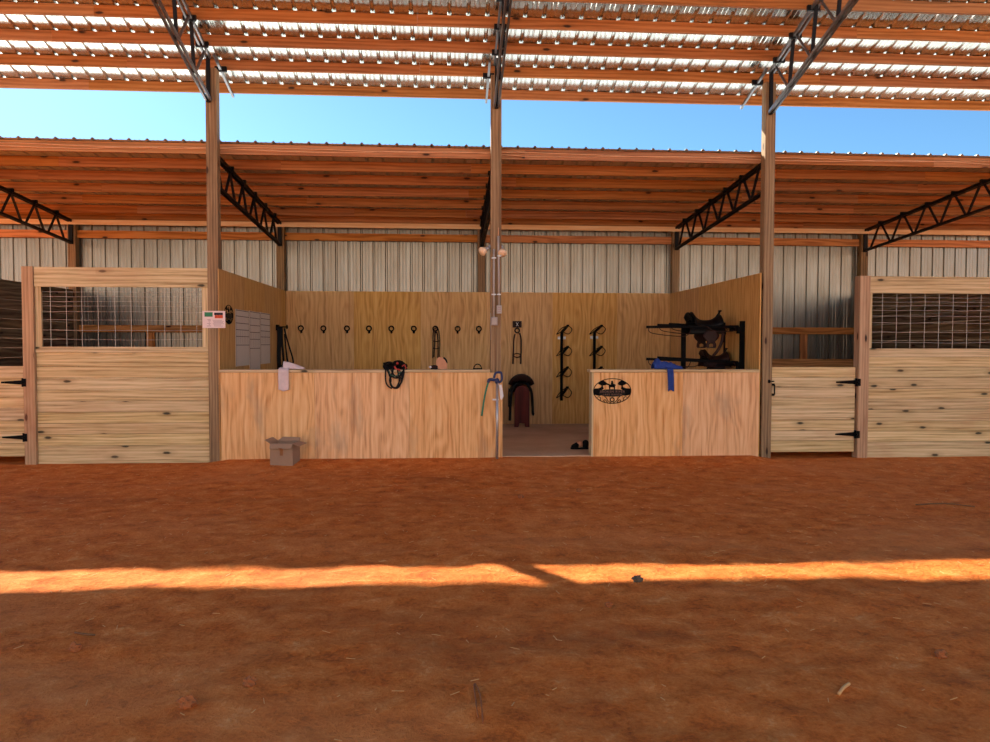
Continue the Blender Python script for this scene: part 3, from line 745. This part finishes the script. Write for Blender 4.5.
for k in range(3):
    z = q1.z+(q0.z-q1.z)*(k+1)/4-.004; MB().box(max(q0.x, 3.665)+.012, min(q1.x, 3.731)-.012, YP-.058, YP-.0552, z, z+.012).build('slot', M_TEXT, bx_)
for v in (256, 294.5):
    z = pc(498, v).z; xm = (a.x+b.x)/2; MB().box(xm-.022, xm+.03, YP-.034, YP, z-.008, z+.008).build('strap_clip', M_GALV, t)
MB().tube([(a.x, YP-.012, a.z), (a.x+.004, YP-.012, a.z+.11)], .005, 6).build('bare_cable', M_CABLE, t)
def lamp(u, v, x_edge, label, dirx):
    c = at(u, v, y=-.02); t = thing('flood_lamp', label, 'lamp', (x_edge, -.02, c.z))
    MB().tube([(x_edge, -.02, c.z+.045), (x_edge+dirx*.02, -.02, c.z+.045)], .03, 10).build('mount', M_GALV, t)
    n = Vector((c.x-x_edge, -.05, -.05)); L = n.length
    pts = [Vector((x_edge+dirx*.01, -.02, c.z+.045)), Vector((x_edge, -.02, c.z+.045))+n*.45, Vector((c.x, -.06, c.z))]
    MB().tube(pts, [.018, .024, .03], 12).build('socket', M_GALV, t, smooth=True)
    d = (pts[2]-pts[1]).normalized()
    MB().tube([pts[2]-d*.01, pts[2]+d*.02, pts[2]+d*.05, pts[2]+d*.07, pts[2]+d*.08], [.03, .05, .062, .052, .02], 16).build('reflector_bulb', M_BULB, t, smooth=True)
lamp(485, 250.2, S-.073, 'cream flood lamp bulb on the left side of the middle post', -1)
lamp(501.6, 251, S+.073, 'cream flood lamp bulb on the right side of the middle post', 1)
cable([pc(494.8, 325.8, YP-.01), pc(495.2, 345, YP-.008), pc(495.4, 358, YP-.008), pc(495.3, 372, YP-.008)], 'wire', 'thin dark wire running down the middle post to the counter', .003, 'wire', M_TWIG)
cable([pc(490.6, 313, YP+.0), pc(490.7, 325, YP+.0), pc(490.9, 340, YP+.0)], 'cord', 'thin pale cord with a knob hanging left of the grey box', .004, 'cord', M_PLASTIC)

# ------------------------------------------------------------------ yard hydrant
yh = -.2
g0 = at(497, 459.5, y=yh)
t = thing('yard_hydrant', 'galvanised standpipe hydrant with a blue head at the end of the left counter', 'hydrant', (g0.x, yh, 0))
top = at(496.9, 383, y=yh)
MB().tube([(g0.x, yh, -.03), (g0.x, yh, top.z)], .017, 12).build('standpipe', M_GALV, t, smooth=True)
hd = MB().blob((g0.x, yh, top.z+.025), .032, .032, .04).tube(smooth_path([(g0.x, yh, top.z+.035), at(491, 379.5, y=yh), at(488.8, 380.2, y=yh), at(488.4, 382.6, y=yh)], 4), [.02]*13, 10).build('head', M_BLUEPAINT, t, smooth=True)
MB().tube(smooth_path([at(498.5, 383, y=yh), at(501.6, 380, y=yh), at(501.4, 373.5, y=yh), at(499.6, 372.4, y=yh), at(495.6, 373.2, y=yh), at(494, 378, y=yh)], 5), .011, 8, flat=1.4).build('lever_handle', M_BLUEPAINT, t, smooth=True)
MB().tube(smooth_path([at(488.3, 382.6, y=yh), at(486.6, 388, y=yh), at(484.2, 399, y=yh), at(481.7, 416, y=yh)], 6), .0125, 10).build('hose', M_GREEN, t, smooth=True)
zc = at(497, 399.6, y=yh).z
MB().box(g0.x-.06, g0.x+.02, yh-.012, yh-.02+.04, zc-.01, zc+.01).tube([(g0.x, yh, zc), (g0.x, -.093, zc)], .01, 6).build('pipe_clamp', M_WHITE, t)
q = [at(u, v, y=yh-.03) for u, v in ((498.9, 385), (501.6, 384.6), (503.7, 396), (501.6, 400), (500.4, 399))]
mb = MB(); mb.prism([(v_.x, v_.z) for v_ in q][::-1], (0, yh-.03, 0), (1, 0, 0), (0, 0, 1), (0, .003, 0)); mb.tube([q[0], (g0.x, yh-.02, top.z+.02)], .002, 4)
mb.build('paper_tag', M_WHITE, t)

# ------------------------------------------------------------------ towel, blue cloth, halters on the counters
CT = 1.205
def drape(name, mat, label, u0, u1, vbot, yback, skew=0., seed=1, wob=.012, top_extra=None):
    pa, pb = at(u0, 372, y=-.12), at(u1, 372, y=-.12); zb_ = at(u0, vbot, y=-.12).z
    def fn(s_, t_):
        x = pa.x+(pb.x-pa.x)*t_
        if s_ < .5:
            k = s_/.5; y = -.122-.008*abs(sin(t_*9+seed)); z = zb_+(CT+.006-zb_)*k+.01*sin(t_*7+seed)*(1-k); x += skew*(1-k)
        else:
            k = (s_-.5)/.5; y = -.12+(yback+.12)*k; z = CT+.009+wob*(.6+.5*noise.noise(Vector((t_*4, k*3, seed))))*min(1, k*6)
        y -= .006+wob*.5*(1+noise.noise(Vector((x*14, z*6, seed)))) if s_ < .5 else 0
        return (x, y, z)
    mb = MB().sheet(fn, 28, 10)
    if top_extra: top_extra(mb)
    return tag(mb.build(name, mat, smooth=True, solid=.008), label, 'cloth')
def towel_top(mb):
    A, B = at(284, 366, y=0), at(305, 370, y=.0)
    def fn(s_, t_):
        x = A.x+(B.x-A.x)*s_; w_ = (1-s_*.6)
        return (x, -.06+.11*(t_-.2), CT+.010+(.085*sin(pi*min(1, t_))*w_+.012*noise.noise(Vector((s_*5, t_*4, 2)))+.01)*sin(pi*t_)**.7*(1-s_**3*.8))
    mb.sheet(fn, 20, 8)
drape('towel', M_TOWEL, 'whitish towel hanging over the left part of the long counter', 278.6, 289, 390.5, .03, .0, 1, .02, towel_top)
def blue_top(mb):
    A, B = at(653, 368, y=-.02), at(681.5, 370.5, y=-.02)
    def fn(s_, t_):
        x = A.x+(B.x-A.x)*s_
        h = .10*math.exp(-((s_-.14)/.16)**2)+.07*math.exp(-((s_-.5)/.3)**2)+.03
        return (x, -.08+.16*t_, CT+.008+h*sin(pi*t_)**.6*(.85+.4*noise.noise(Vector((s_*7, t_*5, 8)))))
    mb.sheet(fn, 30, 10)
drape('cloth', M_CLOTHBLUE, 'blue cloth bunched on the right counter with one end hanging down', 667, 673, 390.6, .03, .012, 5, .02, blue_top)

random.seed(21)
pH = at(396, 373, y=-.12)
t = thing('halter_bundle', 'tangle of black rope halters and bridles draped over the long counter', 'halter', (pH.x, -.03, CT))
def hp_(u, v, y): return at(u, v, y=y)
mb = MB()
for k in range(24):                       # heap on the board top
    cu = 388+random.random()*16; cv = 363.2+(2.2 if cu < 393 else 0)+random.random()*4.6; r1 = 2.2+random.random()*3.6; r2 = 1.4+random.random()*2.4; ph = random.random()*6
    pts = [hp_(min(408, max(383.2, cu+r1*cos(a+ph))), min(370.3, cv+r2*sin(a)), -.10+.16*random.random()) for a in [2*pi*i/7 for i in range(7)]]
    mb.tube(smooth_path(pts, 4, True), .011, 6, True)
mb.build('rope_coils', M_LEATHER_BLK, t, smooth=True)
for pts in (((385.5, 364), (385.6, 372), (385.8, 381), (388, 386), (392, 388.5)), ((388, 366), (389, 374), (391, 380), (390.5, 385), (395, 388.3), (400, 384), (402, 376), (404, 368)),
            ((393, 366), (392.5, 373), (390.4, 380), (392, 386), (396, 387.5), (399, 382), (398.5, 375), (397, 368)), ((404, 366), (403.6, 374), (401.5, 382), (397.5, 388), (392, 386.8), (389.6, 380), (392, 373)),
            ((399, 367), (400.4, 375), (399.4, 381), (397, 386)), ((386.5, 366), (388, 372), (392, 376.5), (397, 378), (402, 374), (404.5, 367)), ((390, 368), (394, 375), (399, 376.6), (403, 370))):
    P_ = [hp_(u, v, -.135 if v > 370.6 else -.10) for u, v in pts]
    MB().tube(smooth_path(P_, 5), .0095, 6).build('strap', M_LEATHER_BLK, t, smooth=True)
MB().tube(smooth_path([hp_(394.5, 366, -.15), hp_(396, 368.6, -.155), hp_(400.4, 370.2, -.15)], 5), .011, 6).tube(smooth_path([hp_(396.5, 363.6, -.15), hp_(398.2, 363, -.15)], 5), .016, 6).tube(smooth_path([hp_(402, 366.4, -.15), hp_(404.5, 365, -.15), hp_(406, 368.8, -.15)], 5), .009, 6).build('red_strap', M_REDSTRAP, t, smooth=True)
MB().tube(smooth_path([hp_(388.6, 370, -.15), hp_(391, 375, -.15), hp_(396, 376, -.15), hp_(401, 372, -.15)], 5), .008, 6).build('green_cord', M_GREENCORD, t, smooth=True)

# brush and pouch, black handle
p = at(434, 367.5, y=.02)
t = thing('hoof_brush', 'small brown brush lying on the long counter under the black bridle', 'brush', (p.x, .02, CT))
MB().blob((p.x, .02, CT+.034), .055, .03, .022).build('brush_block', M_LEATHER_BR, t, smooth=True)
MB().blob((p.x-.05, .0, CT+.03), .018, .02, .018).build('pale_tip', M_WHITE, t, smooth=True)
MB().box(p.x-.045, p.x+.05, .0, .04, CT, CT+.022).build('bristles', M_LEATHER_BLK, t, bevel=.006)
A = at(442.3, 363.5, y=.03)
t = thing('leather_pouch', 'tan leather pad leaning on the long counter beside the brown brush', 'pouch', (A.x, .03, CT))
q = [at(u, v, y=.03) for u, v in ((436.4, 369.5), (436.2, 360), (438.6, 357.2), (441.6, 357), (444.6, 359.6), (447.2, 364), (447, 369.5))]
q = [Vector((v_.x, 0, max(v_.z, CT+.001))) for v_ in q]
MB().prism([(v_.x, v_.z) for v_ in q], (0, .05, 0), (1, 0, 0), (0, 0, 1), (0, -.035, 0)).build('pad', M_LEATHER_TAN, t, bevel=.01)
MB().tube(smooth_path([at(443.6, 357.6, y=.06), at(446.2, 360.4, y=.06), at(446.9, 363.4, y=.06)], 4), .012, 6).build('black_edge', M_LEATHER_BLK, t, smooth=True)
a, b = at(473.8, 368, y=.02), at(481.4, 368, y=.02); cxx = (a.x+b.x)/2
t = thing('scraper', 'black arched metal hoop standing at the right end of the long counter top', 'tool', (cxx, .02, CT))
MB().tube([(cxx+.052*cos(a_), .02, CT+.004+.065*sin(a_)) for a_ in [pi*k/12 for k in range(13)]], .007, 8).build('hoop', M_BLACK, t, smooth=True)
MB().box(cxx-.062, cxx+.06, .005, .035, CT, CT+.016).build('base_bar', M_BLACK, t, bevel=.003)

# ------------------------------------------------------------------ saddle
def saddle(name, label, loc, rz, colr, scale=1.0, stirrups=True, flapmat=None, seatmat=None, fl=.38):
    """western saddle; local x runs horn (front, +x) to cantle; parts wrap a barrel of radius .2"""
    t = thing(name, label, 'saddle', (0, 0, 0))
    def barrel(x, a, r): return (x, r*sin(a), r*cos(a)-.2)
    def seat(s_, t_):
        x = -.26+.5*s_; a = (t_-.5)*1.9; up = .15*max(0, (abs(s_-.5)*2)**2.6)*(1 if s_ < .5 else .75)
        return barrel(x, a, .225+up*cos(a*.8)**2+.02)
    MB().sheet(seat, 16, 12).build('seat', seatmat or colr, t, smooth=True, solid=.02)
    def skirt(s_, t_):
        x = -.33+.62*s_; a = (t_-.5)*3.0; return barrel(x, a, .215-.01*cos(s_*6))
    MB().sheet(skirt, 12, 16).build('skirt', colr, t, smooth=True, solid=.012)
    MB().tube([(.2, 0, .10), (.235, 0, .17), (.25, 0, .205)], [.03, .018, .016], 10).blob((.255, 0, .215), .036, .034, .016).build('horn', seatmat or colr, t, smooth=True)
    def cant(s_, t_):
        a = (t_-.5)*1.9; return (-.27-.05*s_, (.2+.02*s_)*sin(a), .06+.13*s_*cos(a)**.6-.12*(1-cos(a)))
    MB().sheet(cant, 4, 12).build('cantle', seatmat or colr, t, smooth=True, solid=.018)
    for sg in (-1, 1):
        def fend(s_, t_):
            w_ = .07+.07*sin(pi*min(1, s_*1.15))
            return (.02+(t_-.5)*2*w_, sg*(.235+.01*s_), -.12-fl*s_)
        MB().sheet(fend, 10, 6).build('fender', flapmat or colr, t, smooth=True, solid=.01)
        if stirrups:
            MB().tube(smooth_path([(-.04, sg*.245, -fl-.19), (-.035, sg*.245, -fl-.13), (.02, sg*.245, -fl-.10), (.075, sg*.245, -fl-.13), (.08, sg*.245, -fl-.19)], 4), .014, 8, flat=2.).box(-.05, .09, sg*.245-.03, sg*.245+.03, -fl-.205, -fl-.185).build('stirrup', M_LEATHER_BR, t)
    t.scale = (scale,)*3; t.rotation_euler = (0, 0, rz); t.location = loc
    return t

# saddle stand at the back wall
b0 = at(522, 427, z=.055); yS = b0.y; sx = at(522, 400, y=yS).x
t = thing('saddle_stand', 'red-brown wooden saddle stand with a rounded end board by the back wall', 'stand', (sx, yS, .055))
w2 = .135; hb_ = at(522, 385.5, y=yS).z-.055
poly = [(-w2, 0), (-w2*.45, 0), (-w2*.35, .07), (w2*.35, .07), (w2*.45, 0), (w2, 0), (w2, hb_-.14)]+[(w2*cos(a), hb_-.14+.14*sin(a)) for a in [pi*k/10 for k in range(1, 10)]]+[(-w2, hb_-.14)]
MB().prism(poly, (sx, yS+.02, .055), (1, 0, 0), (0, 0, 1), (0, -.035, 0), tint=.2).build('end_board', M_REDWOOD, t)
MB().prism(poly, (sx, yS+.62, .055), (1, 0, 0), (0, 0, 1), (0, -.035, 0), tint=.6).build('end_board', M_REDWOOD, t)
for k in range(5):
    a = pi*(k+.5)/5; MB().beam((sx+w2*.86*cos(a), yS+.021, .055+hb_-.14+.12*sin(a)), (sx+w2*.86*cos(a), yS+.585, .055+hb_-.14+.12*sin(a)), .06, .02, (cos(a), 0, sin(a))).build('slat', M_REDWOOD, t)
top_z = .055+hb_
sd = saddle('saddle', 'black and brown western saddle set on the red-brown stand', (sx, yS+.34, top_z+.03), -pi/2+pi, M_LEATHER_BLK, .88, False, seatmat=M_LEATHER_BR)
t2 = sd
for sg in (-1, 1):
    P_ = [Vector((-.30, sg*.09, .02)), Vector((-.30, sg*.19, -.12)), Vector((-.29, sg*.225, -.35)), Vector((-.28, sg*.235, -.6)), Vector((-.28, sg*(.26 if sg < 0 else .24), -.7-.06*sg))]
    m_ = MB().tube(smooth_path(P_, 4), .034, 8, flat=.8)
    o = m_.build('tie_strap', M_LEATHER_BLK, None, smooth=True, origin=(0, 0, 0)); o.parent = sd

# ------------------------------------------------------------------ wall mounted saddle racks
def wall_rack(u, vt, vb, label, arms, yb=YB):
    x = at(u, vt, y=yb).x; zt_, zb_ = at(u, vt, y=yb).z, at(u, vb, y=yb).z
    t = thing('wall_saddle_rack', label, 'saddle rack', (x, yb, zb_), 'wall saddle racks')
    MB().box(x-.024, x+.024, yb-.05, yb-.002, zb_, zt_).build('upright', M_BLACK, t, bevel=.004)
    zz = zt_-.12
    MB().box(x-.075, x+.075, yb-.012, yb-.0, zz-.025, zz+.025).tube([(x-.058, yb-.025, zz), (x-.058, yb-.012, zz)], .016, 8).tube([(x+.058, yb-.025, zz), (x+.058, yb-.012, zz)], .016, 8).build('mounting_plate', M_GALV, t)
    for v in arms:
        z = at(u, v, y=yb).z+.02; up = .10+.12*(1.9-z)*.5
        r = t
        MB().beam((x, yb-.05, z), (x+.03, yb-.55, z+up), .045, .03).build('arm', M_BLACK, t, bevel=.004)
        MB().tube(smooth_path([(x, yb-.05, z+.01), (x-.11, yb-.12, z-.045), (x-.06, yb-.40, z+up*.55), (x+.03, yb-.55, z+up)], 5), .0075, 6).tube(
            smooth_path([(x, yb-.05, z+.01), (x+.11, yb-.12, z-.04), (x+.13, yb-.38, z+up*.4), (x+.03, yb-.55, z+up)], 5), .0075, 6).build('wire_loop', M_BLACK, t, smooth=True)
wall_rack(561.6, 331.5, 400.5, 'black wall saddle rack with four arms, in full view on the back wall', (333, 354.5, 375.5, 396))
wall_rack(594.2, 331, 400.5, 'black wall saddle rack half hidden behind the right counter', (333, 354.5, 375.5, 396))

# ------------------------------------------------------------------ free standing saddle rack
yf, yr = .45, 1.2
t = thing('saddle_rack', 'black steel saddle rack standing behind the right counter', 'saddle rack', (6.8, .8, .055))
xr = at(742.3, 330, y=yf).x; xm = at(683.5, 340, y=.85).x; xr2 = at(726, 335, y=yr).x
ztop = at(742, 321, y=yf).z; zu = at(742, 325, y=yf).z-.02; zl = at(740, 361, y=yf).z-.02
MB().box(xr-.032, xr+.032, yf-.032, yf+.032, .055, ztop).build('upright', M_BLACK, t, bevel=.005)
MB().box(xr2-.03, xr2+.03, yr-.03, yr+.03, .055, ztop).build('upright', M_BLACK, t, bevel=.005)
MB().box(xm-.03, xm+.03, .82, .88, .055, ztop-.06).build('upright', M_BLACK, t, bevel=.005)
MB().beam((xr, yf, .085), (xr, yr+.1, .085), .06, .06).beam((xm+.03, .85, .085), (xr-.03, .85, .085), .05, .05).beam((xm, .45, .085), (xm, 1.25, .085), .06, .06).build('foot_rail', M_BLACK, t)
for z, vv in ((zu, 0), (zl, 1)):
    MB().beam((xr, yf+.032, z-.03), (xr2+.02, yr-.03, z-.03), .05, .06).build('side_rail', M_BLACK, t)
    for k, (ul, yy) in enumerate((((646.5, yf+.07), (657.5, .85), (669, yr-.06)))[:3-vv]):
        vL = (327, 325, 324)[k] if not vv else (359, 357.5)[k]
        L_ = at(ul, vL, y=yy); zr = z+.0
        MB().beam((L_.x, yy, L_.z), (xr-.03, yy, zr), .05, .035).build('arm', M_BLACK, t, bevel=.004)
        MB().tube(smooth_path([(L_.x+.03, yy-.01, L_.z-.01), (L_.x+.06, yy-.1, L_.z-.09), (L_.x+.5, yy-.12, L_.z-.13), (L_.x+.62, yy-.05, L_.z-.04)], 6), .006, 6).build('wire_loop', M_LEATHER_BR, t, smooth=True)
        MB().tube(smooth_path([(xr-.1, yy-.01, z), (xr-.12, yy-.1, z-.06), (xr-.4, yy-.12, z-.07), (xr-.5, yy-.05, z)], 6), .006, 6).build('wire_loop', M_LEATHER_BR, t, smooth=True)
MB().box(xr-.075, xr-.033, yf-.03, yf+.03, zu-.10, zu+.0).box(xr-.075, xr-.033, yf-.03, yf+.03, zl-.10, zl).box(xr+.033, xr+.05, yf-.02, yf+.02, zu-.12, zu-.06).build('bracket', M_BLACK, t)
p = at(706, 326, y=.75)
saddle('saddle', 'dark western saddle with an upright horn on top of the black rack', (p.x, .78, zu+.05), 0, M_LEATHER_BLK, .84, True, flapmat=M_LEATHER_BR, fl=.22)
p = at(716, 361, y=.95)
saddle('saddle', 'dark brown saddle on the lower arms of the black rack', (p.x, .98, zl+.05), 0, M_LEATHER_BR, .66, False, flapmat=M_LEATHER_BLK)
# rope and girth hanging from the rack
cable(smooth_path([at(723, 333, y=.56), at(722, 341, y=.56), at(718, 350, y=.56), at(713, 356, y=.56)], 5), 'leather_girth', 'brown leather strap hanging slantwise from the saddle on the black rack', .022, 'strap', M_LEATHER_BR)

# ------------------------------------------------------------------ shoe on the slab
p0 = at(571.5, 449, z=.06); p1 = at(589, 449.5, z=.06)
cx2, cy2 = (p0.x+p1.x)/2, p0.y+.02
t = thing('shoe', 'tan and black shoe lying on the concrete by the right counter end', 'shoe', (cx2, cy2, .055))
sole = [(-.13, .0), (-.10, .035), (-.02, .045), (.06, .035), (.12, .04), (.135, .0), (.12, -.04), (.05, -.036), (-.04, -.05), (-.11, -.035)]
MB().prism([(a*1.0, b) for a, b in sole], (cx2, cy2, .056), (1, 0, 0), (0, 1, 0), (0, 0, .024)).build('sole', M_SOLE, t, bevel=.004)
MB().tube(smooth_path([(cx2-.12, cy2, .09), (cx2-.06, cy2, .105), (cx2, cy2, .13)], 4), [.012, .02, .03, .034, .038, .04, .042, .042, .04], 12).build('toe', M_SOLE, t, smooth=True)
MB().blob((cx2-.005, cy2, .125), .055, .044, .05).build('tongue', M_LEATHER_TAN, t, smooth=True)
MB().blob((cx2+.085, cy2+.0, .125), .052, .046, .062).build('heel_cup', M_SOLE, t, smooth=True)

# ------------------------------------------------------------------ cardboard box
pb = at(283, 464.8, z=.03)
t = thing('cardboard_box', 'open cardboard box on the dirt in front of the long counter', 'box', (pb.x, pb.y+.13, .0))
W2, D2, H2 = .145, .13, at(283, 445, y=pb.y).z
o_ = MB()
for args in ((-W2, W2, -D2, -D2+.006), (-W2, W2, D2-.006, D2), (-W2, -W2+.006, -D2+.006, D2-.006), (W2-.006, W2, -D2+.006, D2-.006)): o_.box(*args, 0, H2)
o_.box(-W2+.006, W2-.006, -D2+.006, D2-.006, 0, .006)
body = o_.build('carton', M_CARD, None, origin=(0, 0, 0)); body.parent = t
def fl(pts, nm='flap', mat=M_CARD):
    mb = MB(); n_ = (Vector(pts[1])-Vector(pts[0])).cross(Vector(pts[2])-Vector(pts[0])).normalized()*.005
    a = [Vector(p) for p in pts]; b = [p+n_ for p in a]
    mb.face(a[::-1]); mb.face(b)
    for i in range(4): j = (i+1) % 4; mb.face([a[i], a[j], b[j], b[i]])
    o = mb.build(nm, mat, None, origin=(0, 0, 0)); o.parent = t
fl([(-W2, -D2, H2), (W2, -D2, H2), (W2-.01, -D2-.035, H2-.06), (-W2+.01, -D2-.04, H2-.06)])
fl([(-W2, D2, H2), (W2, D2, H2), (W2+.0, D2+.02, H2+.045), (-W2+.06, D2+.02, H2+.05)])
fl([(-W2, -D2, H2), (-W2, D2, H2), (-W2-.06, D2-.02, H2+.05), (-W2-.07, -D2, H2+.04)])
fl([(W2, -D2, H2), (W2, D2, H2), (W2+.09, D2, H2-.02), (W2+.08, -D2, H2-.03)])
o = MB().box(-.018, .022, -D2-.003, -D2-.0005, H2-.15, H2-.055).box(-.018, .022, -D2-.0445, -D2-.0425, H2-.06, H2-.05).build('tape', M_TAPE, None, origin=(0, 0, 0)); o.parent = t
t.rotation_euler = (0, 0, radians(-9)); t.location.z = gz(pb.x, pb.y)-.002

# ------------------------------------------------------------------ stones, clods, straw on the dirt
def rock(u, v, r, mat, name, label, cat, k):
    p = at(u, v, z=0); z = gz(p.x, p.y)
    tag(MB().blob((p.x, p.y, z+r*.45), r, r*.8, r*.75, 10, 7, .7, seed=k).build(name, mat), label, cat)
rock(637.5, 582, .034, M_STONE, 'stone', 'grey stone in the sunlit strip of dirt', 'stone', 1)
rock(608.5, 605, .022, M_CLOD, 'dirt_clod', 'small dirt clod just below the sunlit strip, right of centre', 'clod', 2)
rock(250, 692, .03, M_CLOD, 'dirt_clod', 'dirt clod in the lower left foreground', 'clod', 3)
rock(521, 497.5, .03, M_CLOD, 'dirt_clod', 'dirt clod on the path before the tack room opening', 'clod', 4)
rock(579, 490.5, .03, M_CLOD, 'dirt_clod', 'dirt clod before the right counter end', 'clod', 5)
rock(941, 654, .028, M_CLOD, 'dirt_clod', 'dirt clod in the lower right foreground', 'clod', 6)
rock(75, 655, .03, M_CLOD, 'dirt_clod', 'dirt clod near the lower left edge', 'clod', 7)
rock(187, 713, .035, M_CLOD, 'dirt_clod', 'flattened dirt clod at the bottom left', 'clod', 8)
def twig(pts, name, label, mat, r=.005):
    P_ = []
    for u, v in pts:
        p = at(u, v, z=0); P_.append((p.x, p.y, gz(p.x, p.y)+r+.002))
    tag(MB().tube(smooth_path(P_, 4), r, 6).build(name, mat, smooth=True), label, 'twig')
twig(((839, 694), (843, 689), (849, 685)), 'dry_leaf', 'pale dry leaf sliver in the right foreground', M_STRAW, .008)
twig(((75, 638), (85, 639.5), (95, 639)), 'twig', 'dark twig on the left below the sunlit strip', M_TWIG)
twig(((478, 722), (474, 690), (480, 700), (483, 727)), 'twig', 'thin root lying in the bottom centre foreground', M_CLOD, .0035)
twig(((916, 504), (945, 502.5), (975, 505)), 'twig', 'long brown stick in the dirt before the right stall', M_TWIG, .007)
random.seed(5)
mb = MB()
for k in range(900):
    x = random.uniform(-3, 10); y = -.2-6.9*random.random()**1.3; z = gz(x, y)+.003; a = random.random()*pi; L = random.uniform(.006, .028)
    mb.beam((x-L*cos(a), y-L*sin(a), z), (x+L*cos(a), y+L*sin(a), z+random.uniform(0, .006)), .003, .002)
tag(mb.build('straw_litter', M_STRAW, origin=(0, 0, 0)), 'bits of straw and wood chip scattered over the red dirt', 'straw', kind='stuff')
